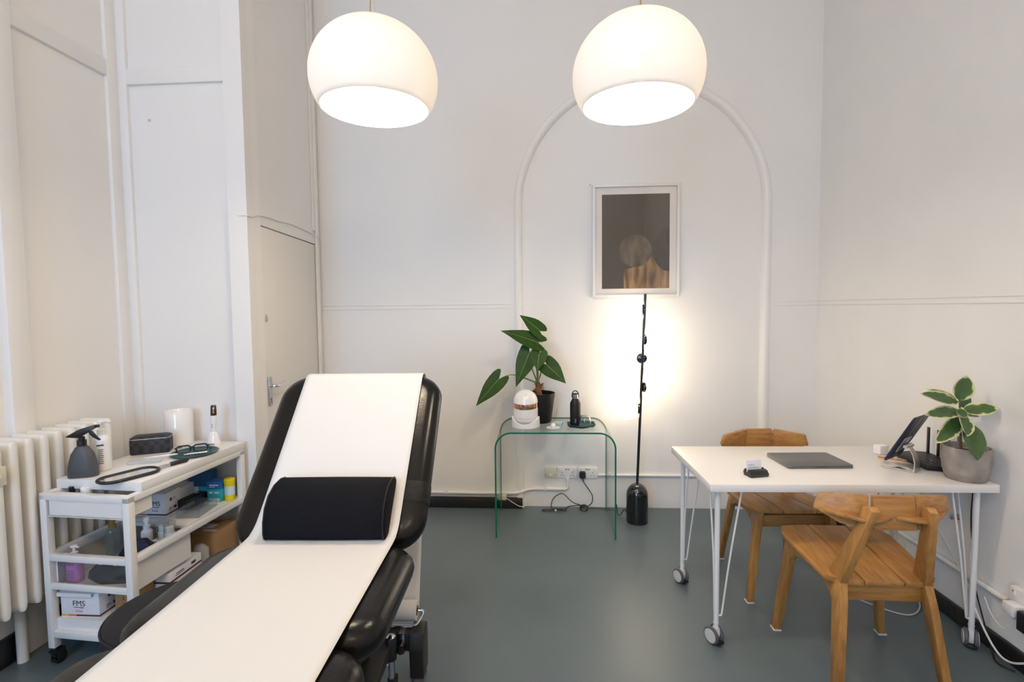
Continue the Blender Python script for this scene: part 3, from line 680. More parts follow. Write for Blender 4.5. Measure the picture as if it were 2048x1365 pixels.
# paper roll holder
hd = -.052; b = MB(); hy = .29
b.tube(smoothpath([(.268, hy, .256), (.290, hy, .256), (.298, hy-.003, .246), (.278, hy-.022, .214), (.250, hy-.030, .206)], 5)+[Vector((-.27, hy-.03, .206))]+smoothpath([(-.29, hy-.03, .210), (-.312, hy-.02, .225), (-.325, hy, .256), (-.262, hy, .256)], 5), .006, 8)
ro = b.done('roll_holder', CHROME, co)
b = MB(); b.bx(.212, .236, .212, hy-.024, .2005, .2045).bx(.212, .236, .212, .216, .12, .2045); b.done('holder_clip', CHROME, ro)
b = MB(); b.tube([(.224, .211, .150), (.224, .192, .150)], .019, 8); b.done('holder_knob', BLK, ro)
# couch paper: one sheet from the foot end over the backrest down to the roll
pa = thing('couch_paper_roll', 'white paper roll with its sheet drawn over the couch', 'paper roll', (-.795, 1.700, 0), CA)
px0, px1 = -.250, .272
prof = []
def bp(y, z): return (BR @ Vector((0, y, z)))
off = .010
prof += [(-1.119, ZTOP-.03), (-1.115, ZTOP+.004), (-1.10, ZTOP+off)]
for i in range(1, 12): prof.append((-1.10+i*.0945, ZTOP+off))
prof += [(-.045, ZTOP+off+.001), (-.015, ZTOP+off+.004), (.015, ZTOP+off+.016)]
for i in range(0, 15):
    v = bp(.045+i*(BL-.075)/14, off+.002*(i == 0)); prof.append((v.y, v.z))
for a in (20, 50, 80, 110, 140, 170):
    r = HT/2+.012; v = bp(BL-.035+r*.9*math.sin(math.radians(a)), -HT/2+r*math.cos(math.radians(a))); prof.append((v.y, v.z))
v = prof[-1]
for i in range(1, 9):
    t = i/8; prof.append((v[0]+(hy+.046-v[0])*t, v[1]+(.262-v[1])*t))
prof.append((hy+.040, .246)); 
n = 24; vs = []; fs = []
rnd = random.Random(4)
for i, (y, z) in enumerate(prof):
    for j in range(n+1):
        x = px0+(px1-px0)*j/n; w = .0012*math.sin(j*.7+i*.35)*(1 if 3 < i < 15 else .5)
        vs.append((x, y, z+abs(w)))
for i in range(len(prof)-1):
    for j in range(n): a = i*(n+1)+j; fs.append((a, a+1, a+n+2, a+n+1))
b = MB(); b.faces(vs, fs); sh = b.done('paper_sheet', PAPER, pa, 60)
md = sh.modifiers.new('thick', 'SOLIDIFY'); md.thickness = .0008; md.offset = 0
b = MB(); b.lathe([(.0395, 0), (.0395, px1-px0), (.020, px1-px0), (.020, 0), (.0395, 0)], 32, T(px0, hy, .2555) @ RY(PI/2), cap=False); b.done('rolled_paper', PAPER, pa, 40)
b = MB(); b.lathe([(.020, -.002), (.020, px1-px0+.002), (.0175, px1-px0+.002), (.0175, -.002), (.020, -.002)], 24, T(px0, hy, .2555) @ RY(PI/2), cap=False); b.done('roll_core', CORE, pa, 40)
# bolster
bo = thing('head_bolster', 'black mesh half round bolster cushion at the foot of the backrest', 'cushion', tuple(CO @ Vector((.030, .003, ZTOP+.0125))), CA+.01)
bl = .425; sec = [(-.035, .0), (-.050, .010), (-.056, .03), (-.054, .07), (-.040, .112), (-.010, .148), (.035, .170), (.085, .176), (.118, .170), (.133, .158), (.128, .146), (.090, .106), (.030, .042), (.005, .012), (-.005, .0)]
R = []
for f, s_ in [(0, .90), (.004, .965), (.014, 1), (.25, 1.01), (.5, 1.015), (.75, 1.01), (.986, 1), (.996, .965), (1, .90)]:
    cyy = sum(p[0] for p in sec)/len(sec); czz = sum(p[1] for p in sec)/len(sec)
    R.append([(-bl/2+bl*f, cyy+(p[0]-cyy)*s_, czz+(p[1]-czz)*s_+(0)) for p in sec])
b = MB(); b.rings(R); b.done('cushion_body', MESHF, bo, 60)
for fx in (.014, .986):
    b = MB(); cyy = sum(p[0] for p in sec)/len(sec); czz = sum(p[1] for p in sec)/len(sec)
    b.tube([(-bl/2+bl*fx, cyy+(p[0]-cyy)*1.0, czz+(p[1]-czz)*1.0) for p in sec], .0028, 6, True); b.done('piping', BLKM, bo)

# ------------------------------------------------------------------ pendants
OPAL = bpy.data.materials.new('opal_shade'); OPAL.use_nodes = True
nt = OPAL.node_tree; N = nt.nodes; N.clear(); out = N.new('ShaderNodeOutputMaterial')
tl = N.new('ShaderNodeBsdfTranslucent'); tl.inputs[0].default_value = (.93, .92, .91, 1); df = N.new('ShaderNodeBsdfDiffuse'); df.inputs[0].default_value = (.88, .87, .85, 1)
m1 = N.new('ShaderNodeMixShader'); m1.inputs[0].default_value = .17; nt.links.new(df.outputs[0], m1.inputs[1]); nt.links.new(tl.outputs[0], m1.inputs[2])
gl = N.new('ShaderNodeBsdfGlossy'); gl.inputs['Roughness'].default_value = .08; m2 = N.new('ShaderNodeMixShader'); m2.inputs[0].default_value = .025
nt.links.new(m1.outputs[0], m2.inputs[1]); nt.links.new(gl.outputs[0], m2.inputs[2]); nt.links.new(m2.outputs[0], out.inputs[0])
BULB = mat('bulb_glow', (1, 1, 1), emis=(1, .86, .68), es=40)
def pendant(name, label, loc, rot=(0, 0, 0), cord=1, watts=PEND_W):
    p = thing(name, label, 'pendant lamp', loc, rot=rot, group='white dome pendants')
    r = .239; prof = []
    a0 = math.radians(29.5); 
    for i in range(33):
        a = PI/2-a0
        t = (-(PI/2)+a0*2.0)+(PI/2-(-(PI/2)+a0*2.0))*i/32
        prof.append((max(r*math.cos(t), .004), .89*r*math.sin(t)))
    inner = [(max(q_-.005, .003), z*.982 if i > 0 else z) for i, (q_, z) in enumerate(prof)]
    b = MB(); b.lathe(list(reversed(inner))+prof, 64, cap=False); sh = b.done('lamp_shade', OPAL, p, 80)
    zt = .89*r
    b = MB(); b.cyl((0, 0, zt-.04), (0, 0, zt-.16), .022); b.done('bulb_holder', WHP, p)
    b = MB(); b.sphere((0, 0, .02), .045, 20); b.done('bulb', BULB, p)
    b = MB(); b.lathe([(.018, 0), (.016, .012), (.004, .016)], 16, T(0, 0, zt-.004)); b.done('cap', WHP, p)
    L = (ZC-loc[2])
    b = MB(); b.cyl((.006, 0, zt), (.006, 0, L), .0012, seg=6); b.done('suspension_wire', STEEL, p)
    pts = smoothpath([(-.004, 0, zt), (-.010*cord, 0, zt+.05), (-.004*cord, 0, zt+.3), (-.004, 0, L)], 6); b = MB(); b.tube(pts, .0025, 6); b.done('flex', BRASS, p)
    MB().lathe([(.05, 0), (.05, -.02), (.01, -.028)], 24, T(0, 0, L)).done('ceiling_rose', WHP, p)
    l = bpy.data.lights.new('pendant_bulb', 'POINT'); l.energy = watts; l.color = LAMP_COL; l.shadow_soft_size = .06
    lo = bpy.data.objects.new('pendant_bulb', l); col.objects.link(lo); lo.parent = p; lo.location = (0, 0, -.045)
    return p
pendant('pendant_lamp', 'white opal dome pendant above the couch', (-.640, 1.945, 2.378), (0, 0, 0))
pendant('pendant_lamp', 'white opal dome pendant in front of the arch', (.350, 1.945, 2.356), (0, 0, 0), -1)
# unseen glowing globes added behind the camera to brighten the upper walls
FILLG = mat('fill_globe_glow', (.9, .9, .88), .3, emis=FILL_COL, es=FILL_E)
for x, lab in ((-0.65, 'unseen fill light globe added at the window end, above the radiator side'), (0.55, 'unseen fill light globe added at the window end, above the desk side')):
    g = thing('fill_globe', lab, 'pendant lamp', (x, -.75, 3.25), group='added fill light globes')
    MB().sphere((0, 0, 0), .20, 32).done('globe', FILLG, g, 80)
    MB().cyl((0, 0, .195), (0, 0, ZC-3.25), .004).done('stem', STEEL, g)
    MB().lathe([(.055, ZC-3.25), (.05, ZC-3.28), (.01, ZC-3.285)], 24).done('ceiling_rose', WHP, g)

# ------------------------------------------------------------------ picture
pf = thing('framed_picture', 'white framed dark photograph hanging in the arch', 'picture', (.664, YN-.001, 1.980), rot=(0, 0, 0))
fwid, fh = .622, .815
b = MB(); t_ = .020
for x0, x1, z0, z1 in ((-fwid/2, -fwid/2+t_, -fh/2, fh/2), (fwid/2-t_, fwid/2, -fh/2, fh/2), (-fwid/2+t_, fwid/2-t_, -fh/2, -fh/2+t_), (-fwid/2+t_, fwid/2-t_, fh/2-t_, fh/2)): b.bx(x0, x1, -.035, 0, z0, z1, .001)
b.done('frame', WHT, pf)
MB().bx(-fwid/2+t_, fwid/2-t_, -.012, -.004, -fh/2+t_, fh/2-t_).done('mount_board', mat('mount_card', (.86, .81, .76), .8), pf, 0)
art = bpy.data.materials.new('art_print'); art.use_nodes = True; nt = art.node_tree; N = nt.nodes; bs = N['Principled BSDF']; bs.inputs['Roughness'].default_value = .7
tcn = N.new('ShaderNodeTexCoord'); nz = N.new('ShaderNodeTexNoise'); nz.inputs['Scale'].default_value = 5; nt.links.new(tcn.outputs['Object'], nz.inputs['Vector'])
mxn = N.new('ShaderNodeMix'); mxn.data_type = 'RGBA'; mxn.inputs[6].default_value = (.028, .024, .018, 1); mxn.inputs[7].default_value = (.050, .044, .035, 1)
nt.links.new(nz.outputs['Fac'], mxn.inputs[0]); nt.links.new(mxn.outputs[2], bs.inputs['Base Color'])
ax0, ax1, az0, az1 = -.241, .243, -.343, .337
pr = MB().bx(ax0, ax1, -.0125, -.0115, az0, az1).done('print', art, pf, 0)
def artm(name, c1, c2, scale, stretch):
    m = bpy.data.materials.new(name); m.use_nodes = True; nt = m.node_tree; N = nt.nodes; bs = N['Principled BSDF']; bs.inputs['Roughness'].default_value = .75
    tcn = N.new('ShaderNodeTexCoord'); mp = N.new('ShaderNodeMapping'); mp.inputs['Scale'].default_value = stretch; nt.links.new(tcn.outputs['Object'], mp.inputs[0])
    nz = N.new('ShaderNodeTexNoise'); nz.inputs['Scale'].default_value = scale; nz.inputs['Detail'].default_value = 6; nt.links.new(mp.outputs[0], nz.inputs['Vector'])
    rg = N.new('ShaderNodeMapRange'); rg.inputs[1].default_value = .35; rg.inputs[2].default_value = .68; nt.links.new(nz.outputs['Fac'], rg.inputs[0])
    mx = N.new('ShaderNodeMix'); mx.data_type = 'RGBA'; mx.inputs[6].default_value = c1+(1,); mx.inputs[7].default_value = c2+(1,); nt.links.new(rg.outputs[0], mx.inputs[0]); nt.links.new(mx.outputs[2], bs.inputs['Base Color']); return m
TORSO = artm('print_torso', (.075, .040, .020), (.42, .25, .115), 9, (2.2, 1, .5))
ORB = artm('print_orb', (.040, .031, .022), (.17, .135, .095), 8, (1.6, 1, .7))
ORB2 = artm('print_dark_orb', (.012, .010, .009), (.040, .030, .024), 30, (2.5, 1, .4))
def flat(poly, y, m): MB().prism(poly, .0004, T(0, y, 0) @ RX(PI/2)).done('print_shape', m, pr, 0)
def clipx(p): return (min(max(p[0], ax0), ax1), min(max(p[1], az0), az1))
flat([clipx(p) for p in [(-.082, -.343), (-.085, -.24), (-.075, -.205), (-.02, -.19), (.04, -.17), (.10, -.13), (.135, -.085), (.19, -.14), (.243, -.195), (.243, -.343)]], -.0129, TORSO)
flat([clipx((-.001+.118*math.cos(2*PI*i/40), -.070+.118*math.sin(2*PI*i/40))) for i in range(40)], -.0135, ORB)
orb2 = [(.243+.118*math.cos(a), -.065+.155*math.sin(a)) for a in [PI/2+PI*i/24 for i in range(25)]]
flat([clipx(p) for p in orb2], -.0141, ORB2)
MB().bx(-fwid/2+t_, fwid/2-t_, -.030, -.028, -fh/2+t_, fh/2-t_).done('glazing', clear_mat('picture_glass', (.995, .995, .995), 1.3, 0.0), pf, 0)
n_ = MB(); n_.lathe([(.006, 0), (.006, .004), (.002, .006)], 12, RX(PI/2)); tag(n_.done('wall_nail', STEEL, None), 'small nail head in the wall at the picture corner', 'nail', loc=(.340, YN, 2.392))

n_ = MB(); n_.lathe([(.007, 0), (.007, .003), (.002, .005)], 12, RX(PI/2)); tag(n_.done('wall_nail', STEEL, None), 'small nail head in the left panelled wall above the white cylinder', 'nail', loc=(-2.133, YC, 2.541))
# ------------------------------------------------------------------ globe floor lamp
GLOBE = mat('globe_opal', (.9, .9, .88), .2, emis=(1, .84, .62), es=GLOBE_E)
fl = thing('floor_lamp', 'black floor lamp with five glowing globes in front of the arch', 'floor lamp', (.641, 3.520, 0))
b = MB(); prof = [(.0745, 0), (.0755, .003), (.0755, .185)]
for i in range(1, 11): a = PI/2*i/10; prof.append((max(.0755*math.cos(a), .002), .185+.088*math.sin(a)))
b.lathe(prof, 48); b.done('base', BLKG, fl, 50)
lt = Vector((.050, 0, 1.592)); lb = Vector((0, 0, .26))
def onp(z): return lb+(lt-lb)*((z-lb.z)/(lt.z-lb.z))
b = MB(); b.tube([lb, lt-Vector((0, 0, .004)), lt], [.0095, .0095, .006], 14); b.done('pole', BLKG, fl)
for z, dx, dy, r in ((1.483, -.072, .010, .066), (1.278, .082, .012, .078), (1.146, .0, .098, .080), (.948, .092, .02, .080), (.798, -.088, .01, .078)):
    p = onp(z); d = Vector((dx, dy, 0)); c = p+d; u = d.normalized()
    b = MB(); b.sphere(c, r, 32); go = b.done('globe', GLOBE, fl, 80)
    q = (-u).to_track_quat('Z', 'Y').to_matrix().to_4x4()
    b = MB(); b.lathe([(.036, -.006), (.037, 0), (.030, .010), (.008, .016), (.008, max(d.length-r+.008, .012))], 24, T(*(c-u*(r-.006))) @ q); b.done('globe_cap', BLKG, fl)
# flex with foot switch and plug
cp = MB(); pts = smoothpath([(.568, 3.52, .06), (.555, 3.54, .075), (.535, 3.58, .02), (.520, 3.62, .010), (.516, 3.64, .07), (.508, 3.66, .02), (.44, 3.71, .008), (.36, 3.720, .008), (.300, 3.715, .010)], 8)
cp.tube(pts, .0032, 7); cp.tube(smoothpath([(.285, 3.715, .012), (.265, 3.715, .03), (.20, 3.70, .06), (.14, 3.72, .11), (.10, 3.715, .112), (.055, 3.72, .07), (.045, 3.71, .012), (.09, 3.70, .008), (.15, 3.69, .012), (.145, 3.67, .008), (.07, 3.68, .008), (0.0, 3.68, .010), (-.025, 3.665, .008), (.03, 3.66, .008), (.14, 3.67, .02), (.17, 3.69, .03), (.22, 3.71, .03), (.262, 3.715, .03)], 7), .0032, 7)
cp.tube(smoothpath([(.31, 3.716, .02), (.345, 3.73, .045), (.352, 3.745, .09), (.325, 3.745, .14), (.285, 3.742, .20), (.278, 3.738, .235)], 7), .0032, 7)
fc = cp.done('lamp_cord', CABB, None); tag(fc, 'black flex trailing from the plug to the floor lamp', 'cord')
b = MB(); b.lathe([(.030, 0), (.032, .004), (.030, .020), (.022, .026), (.002, .027)], 24, T(.285, 3.712, .002) @ RX(.5)); b.done('foot_switch', BLK, fc)
b = MB(); b.rings([[(p[0]+.278, 3.764-.012-z, p[1]+.252) for p in rrect(.048-.3*max(z-.012, 0), .052-.3*max(z-.012, 0), .012, 4)] for z in (0, .012, .024, .028)]); b.done('plug', BLK, fc)
MB().box((.075, 3.66, .012), (.012, .010, .012), .002).done('cable_tie', WHP, fc)

# ------------------------------------------------------------------ wall sockets and pipes behind the glass table
def socket(label, x, z, wall='b', usb=True, name='double_socket', red=False):
    q = thing(name, label, 'socket', (x, YN, z), group='double wall sockets')
    MB().bx(-.073, .073, -.010, 0, -.043, .043, .003).done('face_plate', WHP, q)
    for sx in (-1, 1):
        MB().box((sx*.052, -.0115, .022), (.011, .005, .020), .001).done('rocker_switch', WHP, q)
        b = MB(); b.box((sx*.036, -.0102, .001), (.004, .0015, .009)).box((sx*.036-.011, -.0102, -.020), (.007, .0015, .004)).box((sx*.036+.011, -.0102, -.020), (.007, .0015, .004)); b.done('socket_holes', mat('socket_dark', (.12, .12, .12), .6), q, 0)
    MB().box((-.009, -.0102, .026), (.013, .0015, .006)).box((.009, -.0102, .026), (.013, .0015, .006)).done('usb_ports', mat('usb_dark', (.10, .10, .11), .5), q, 0)
    if red: MB().box((-.052, -.0145, .027), (.007, .001, .005)).done('switch_marker', RED, q, 0)
    return q
socket('white double socket left of the one with the plug', .166, .264)
socket('white double socket holding the black plug', .318, .264, red=True)
q = thing('telephone_socket', 'cream single telephone socket left of the double sockets', 'socket', (.040, YN, .264))
MB().bx(-.043, .043, -.012, 0, -.043, .043, .003).done('face_plate', CREAM, q); MB().box((.0, -.0122, -.018), (.018, .002, .014), .0005).done('jack', WHP, q)
b = MB()
for sx in (-1, 1): b.lathe([(.003, 0), (.003, .001)], 10, T(sx*.036, -.012, -.018) @ RX(PI/2))
b.done('screws', BLKM, q)
b = MB(); b.tube([(.395, YN-.012, .250), (.50, YN-.012, .250), (1.25, YN-.012, .251), (1.90, YN-.012, .251)], .010, 10)
for x in (.48, 1.3): b.box((x, YN-.012, .263), (.020, .022, .018), .003)
tag(b.done('conduit_pipe', TRIMM, None), 'white conduit pipe running from the sockets towards the right corner', 'pipe')
b = MB(); b.tube(smoothpath([(-1.55, YB-.014, .116), (-.9, YB-.014, .116), (-.30, YB-.014, .116), (-.20, YB-.013, .122), (-.10, YN-.014, .138), (.10, YN-.014, .140), (.145, YN-.014, .140)], 6)+smoothpath([(.160, YN-.014, .145), (.167, YN-.014, .160), (.167, YN-.014, .222)], 4), .011, 10)
for x, z in ((0.0, .139), (-.75, .117)): b.box((x, (YN if x > -.2 else YB)-.013, z+.004), (.020, .024, .030), .004)
tag(b.done('conduit_pipe', TRIMM, None), 'white conduit pipe with an elbow below the sockets along the skirting', 'pipe')
q = MB(); q.box((0, 0, 0), (.048, .02, .040), .003)
tag(q.done('junction_box', CREAM, None), 'small cream cable box fixed on the black skirting end', 'junction box', loc=(-.315, YB-.035, .092))
b = MB(); b.tube(smoothpath([(-.290, YB-.036, .085), (-.24, YB-.034, .05), (-.19, YB-.030, .022), (-.155, YB-.025, .022), (-.14, YN-.012, .05)], 6), .0028, 6)
tag(b.done('thin_white_cable', CABW, None), 'thin white cable drooping from the cream cable box', 'cable')
b = MB(); b.tube(smoothpath([(-.004, YN-.008, .238), (-.018, YN-.006, .215), (-.010, YN-.006, .175), (.010, YN-.010, .152)], 5), .0014, 5)
tag(b.done('telephone_wire', CABW, None), 'fine wire dropping from the telephone socket to the pipe', 'cable')
b = MB(); b.tube([(-1.700, YC-.022, 2.005), (-1.66, YC-.023, 2.013), (-1.60, YC-.025, 2.014), (-1.588, YC-.02, 2.014)]+[DW @ Vector(p) for p in smoothpath([(.03, -.005, 2.012), (.12, -.005, 2.035), (.25, -.005, 2.048), (.40, -.005, 2.050), (.55, -.005, 2.062), (.75, -.005, 2.060), (.93, -.005, 2.055), (1.02, -.024, 2.03), (1.035, -.024, 1.98)], 5)], .0035, 6)
tag(b.done('alarm_cable', CABW, None), 'painted cable looped over the top of the door', 'cable')

# ------------------------------------------------------------------ bent glass console table and what stands on it
gt = thing('glass_console', 'bent clear glass console table with green edges', 'table', (.062, 3.455, 0), .012)
gw, gd, gh, gr, th = .785, .455, .700, .11, .011
prof = [(-gw/2, 0), (-gw/2, .3), (-gw/2, gh-gr)]
for i in range(1, 13): a = PI-PI/2*i/12; prof.append((-gw/2+gr+gr*math.cos(a), gh-gr+gr*math.sin(a)))
prof += [(-.15, gh), (0, gh), (.15, gh)]
for i in range(0, 12): a = PI/2-PI/2*i/12; prof.append((gw/2-gr+gr*math.cos(a), gh-gr+gr*math.sin(a)))
prof += [(gw/2, gh-gr), (gw/2, .3), (gw/2, 0)]
def nrm(i):
    a = prof[max(i-1, 0)]; c = prof[min(i+1, len(prof)-1)]; d = Vector((c[0]-a[0], c[1]-a[1])).normalized(); return Vector((-d.y, d.x))
outer = [Vector(p) for p in prof]; inner = [Vector(p)-nrm(i)*th for i, p in enumerate(prof)]
inner[0].y = inner[-1].y = 0
b = MB(); vs = []; fs = []; L = len(prof)
for y in (-gd/2, gd/2):
    vs += [(p.x, y, p.y) for p in outer]; vs += [(p.x, y, p.y) for p in inner]
for i in range(L-1):
    fs.append((i, i+1, 2*L+i+1, 2*L+i)); fs.append((L+i, 3*L+i, 3*L+i+1, L+i+1))
b.faces(vs, fs); b.done('glass_sheet', GLASS, gt, 40)
for y, s_ in ((-gd/2, 1), (gd/2, -1)):
    b = MB(); vs = [(p.x, y, p.y) for p in outer]+[(p.x, y, p.y) for p in inner]+[(p.x, y+s_*.002, p.y) for p in outer]+[(p.x, y+s_*.002, p.y) for p in inner]
    fs = []
    for i in range(L-1): fs += [(i, L+i, L+i+1, i+1)]
    b.faces(vs[:2*L], fs)
    ge = b.done('glass_edge', GEDGE, gt, 40, label='polished green glass edge')
GZ = gh+.0005
# alocasia
def leaf(mb, base_, tip, width, kind='heart', up_=Vector((0, -1, .35)), droop=.10, fold=.18, n=14):
    B, Tp = Vector(base_), Vector(tip); ax_ = Tp-B; L = ax_.length; u = ax_.normalized()
    nn = (up_-u*up_.dot(u)).normalized(); s = u.cross(nn).normalized(); rows = []
    if kind == 'heart':
        prof_ = [(-.06, .015, 0), (-.17, .10, .0), (-.27, .22, .005), (-.30, .31, .01), (-.25, .42, .02), (-.12, .49, .05), (.06, .505, .12), (.25, .475, .26), (.43, .40, .42), (.60, .29, .58), (.76, .175, .74), (.90, .075, .89), (1.0, .002, 1.0)]
        for uo, vo, um in prof_:
            row = []
            for j in range(-4, 5):
                f = abs(j)/4; sg = 1 if j >= 0 else -1; uu = um+(uo-um)*f; vv = vo*f*width
                zz = fold*width*.5*(f**1.3)*vo*1.6-droop*L*uu*abs(uu)+.010*width*math.cos(f*8+uu*14)
                row.append(B+u*(L*uu)+s*(sg*vv)+nn*zz)
            rows.append(row)
        n = len(rows)-1
    lobe = .20 if kind == 'heart' else 0
    for i in range(n+1 if kind != 'heart' else 0):
        t = i/n
        wv = width*.5*math.sin(PI*min(max(t, .0), 1)**.85)**.75
        if i == n: wv = .0004
        if i == 0 and kind != 'heart': wv = .001
        row = []
        for j in range(-4, 5):
            f = j/4; back = 0
            if kind == 'heart' and t < .35: back = -lobe*L*(abs(f)**.8)*(1-abs(f)**3*.55)*((.35-t)/.35)**1.2*1.0
            zz = fold*wv*(abs(f)**1.4)*.9-droop*L*t*t+.012*width*math.cos(abs(f)*9+t*16)
            row.append(B+u*(L*t+back)+s*(f*wv)+nn*zz)
        rows.append(row)
    vs = [p for r in rows for p in r]; fs = []
    for i in range(n):
        for j in range(8): a = i*9+j; fs.append((a, a+1, a+10, a+9))
    mb.faces(vs, fs); return mb
def veined(name, dark, light, edge=None):
    pass
pl_ = thing('potted_alocasia', 'alocasia with six large arrow leaves in a black pot', 'plant', (-.030, 3.540, GZ), 0)
O = Vector((-.030, 3.540, GZ))
b = MB(); b.lathe([(.072, 0), (.075, .003), (.102, .203), (.102, .207), (.097, .207), (.095, .18), (.003, .178)], 40); b.done('pot', BLKM, pl_, 50)
b = MB(); b.lathe([(.0955, .176), (.05, .186), (.002, .190)], 24); b.done('soil', SOIL, pl_)
b = MB(); b.tube([(-.01, -.01, .18), (-.014, -.012, .22), (-.016, -.014, .262), (-.018, -.016, .285)], [.026, .022, .020, .014], 12)
rnd = random.Random(2)
for i in range(16):
    a = rnd.uniform(0, 2*PI); z = rnd.uniform(.19, .27); r = .02; p = Vector((-.014+r*math.cos(a), -.012+r*math.sin(a), z)); q = p+Vector((math.cos(a)*.022, math.sin(a)*.022, rnd.uniform(-.015, .02)))
    b.tube([p, (p+q)/2+Vector((0, 0, .004)), q], [.006, .004, .0012], 6)
b.done('corm', BARK, pl_)
crown = Vector((-.018, -.016, .275))
for (B, Tp, w, upv, dr) in [((-.036, 3.46, 1.350), (-.159, 3.40, 1.458), .118, (.25, -1, .5), .06), ((-.057, 3.43, 1.273), (-.285, 3.36, 1.359), .128, (.1, -1, .55), .06), ((-.104, 3.42, 1.193), (-.195, 3.36, .976), .142, (-.2, -1, .3), .04),
        ((-.036, 3.40, 1.191), (-.047, 3.36, 1.085), .116, (0, -1, .3), .05), ((.017, 3.42, 1.114), (.143, 3.37, 1.000), .136, (.2, -1, .4), .05), ((-.318, 3.42, 1.012), (-.469, 3.38, .842), .128, (-.25, -1, .25), .04)]:
    B, Tp = Vector(B)-O, Vector(Tp)-O
    b = MB(); leaf(b, B, Tp, w, 'heart', Vector(upv), dr, .12); lf = b.done('leaf', GREEN, pl_, 80)
    u = (Tp-B).normalized(); up0 = Vector(upv); nn = (up0-u*up0.dot(u)).normalized(); s_ = u.cross(nn)
    L_ = (Tp-B).length
    v = MB(); v.tube([B+u*L_*t-nn*(dr*L_*t*t-.0025) for t in (0, .25, .5, .75, .95)], [.0022, .0018, .0014, .001, .0005], 5)
    v.done('midrib', GSTEM, lf)
    mid = (crown+B)/2+Vector((B.x*.12, -.01, .05 if B.z < .45 else .0))
    v = MB(); pts = smoothpath([crown, mid, B], 6); v.tube(pts, [.006-.0036*i/(len(pts)-1) for i in range(len(pts))], 7); v.done('stalk', GSTEM, pl_)
# LED mask on its stand
mk = thing('light_mask', 'white face mask with a rose gold visor on a white stand', 'face mask', (-.132, 3.390, GZ), -.10)
def mask_ring(z):
    t = (z-.045)/.205; t = min(max(t, 0), 1)
    w = .172*(1-.10*(2*t-.7)**2) if t < .75 else .172*math.sqrt(max(1-((t-.55)/.452)**2, .0))*1.02
    return w
R = []; zs = [.040+.0075*i for i in range(29)]
def mw(z):
    if z < .07: return .150+.022*(z-.04)/.03*.8
    if z < .165: return .168
    k = (z-.165)/.087; return .168*math.sqrt(max(1-k*k, .006))
for z in zs:
    w = mw(z); d = w*.50; ring = []
    for i in range(25):
        a = PI+PI*i/24; ring.append((w/2*math.cos(a), .02+d*math.sin(a)*(1.0 if z < .17 else .96), z))
    for i in range(25):
        a = 2*PI-PI*i/24; ring.append(((w/2-.006)*math.cos(a), .02+(d-.006)*math.sin(a), z))
    R.append(ring)
b = MB(); b.rings(R); b.done('mask_shell', WHG, mk, 60)
b = MB(); R = []
for z in (.128, .132, .158, .162):
    w = mw(z)+.003; d = w*.50; R.append([(w/2*math.cos(PI+PI*i/24), .02+d*math.sin(PI+PI*i/24)-(.0005 if z in (.128, .162) else .001), z+.006*math.cos(PI*(i-12)/12)*-.5) for i in range(25)])
b.rings(R, False, False, False); b.done('visor', ROSE, mk, 60)
b = MB(); R = []
for i in range(33):
    a = PI-.25+(PI+.5)*i/32; hgt = .026+.040*abs(math.cos(a))**2.2; rx, ry = .096, .098
    R.append([((rx-.016)*math.cos(a), .02+(ry-.016)*math.sin(a), 0), (rx*math.cos(a), .02+ry*math.sin(a), 0), (rx*math.cos(a)*.985, .02+ry*math.sin(a)*.985, hgt), ((rx-.014)*math.cos(a), .02+(ry-.014)*math.sin(a), hgt)])
b.rings(R); b.bx(-.075, .075, -.04, .06, 0, .012, .003); b.bx(-.05, .05, -.03, .05, .012, .042, .004); b.done('stand', WHP, mk, 60)
bars([(-.003, 0, .0012, .009), (.003, 0, .0012, .009)], mat('grey_ink', (.25, .25, .25), .5), mk, T(.012, -.052, .226) @ RZ(.1) @ RX(PI/2-.55), 'logo_mark')
# incense burner, matchbox, tray, bottle, glass
ic = thing('incense_holder', 'white saucer incense holder with a ball on the glass table', 'incense holder', (.055, 3.335, GZ))
MB().lathe([(.030, 0), (.044, .004), (.047, .007), (.044, .008), (.028, .005), (.002, .005)], 32).done('saucer', WHP, ic, 50)
MB().sphere((0, 0, .021), .0165, 24).done('ball', WHP, ic, 80)
k = MB(); k.tube([(.004, 0, .032), (.028, .008, .128)], .0011, 6); tag(k.done('incense_stick', mat('incense_brown', (.16, .06, .03), .8), None), 'thin brown incense stick standing in the white holder', 'incense stick', loc=(.055, 3.335, GZ))
mb_ = thing('matchbox', 'small pale blue matchbox with cream label behind the incense holder', 'matchbox', (.088, 3.430, GZ), -.15)
MB().bx(-.032, .032, -.026, .026, 0, .020, .001).done('drawer', mat('pale_blue_card', (.30, .52, .58), .6), mb_, 0)
MB().bx(-.030, .030, -.024, .024, .020, .0206).done('label_paper', mat('cream_paper', (.76, .70, .52), .6), mb_, 0); bars([(-.008, .004, .006, .006), (.003, .004, .006, .006), (.013, .004, .006, .006)], mat('olive_ink', (.22, .22, .10), .6), mb_, T(0, 0, .0210))
hx = thing('hexagonal_tray', 'dark teal hexagonal tray on the glass table', 'tray', (.245, 3.420, GZ), .05+PI/6)
def hexa(r, z): return [(r*1.0*math.cos(PI/6*0+PI/3*i)*1.0, r*.92*math.sin(PI/3*i), z) for i in range(6)]
b = MB(); b.rings([hexa(.096, 0), hexa(.112, .016), hexa(.110, .016), hexa(.095, .003)]); b.done('tray_body', TEAL, hx, 20)
wb = thing('water_bottle', 'matt black metal water bottle standing on the hexagonal tray', 'bottle', (.208, 3.440, GZ+.0035), 0)
b = MB(); b.lathe([(.032, 0), (.035, .004), (.036, .010), (.036, .142), (.034, .152), (.022, .176), (.020, .180)], 36); b.done('bottle_body', BLKM, wb, 50)
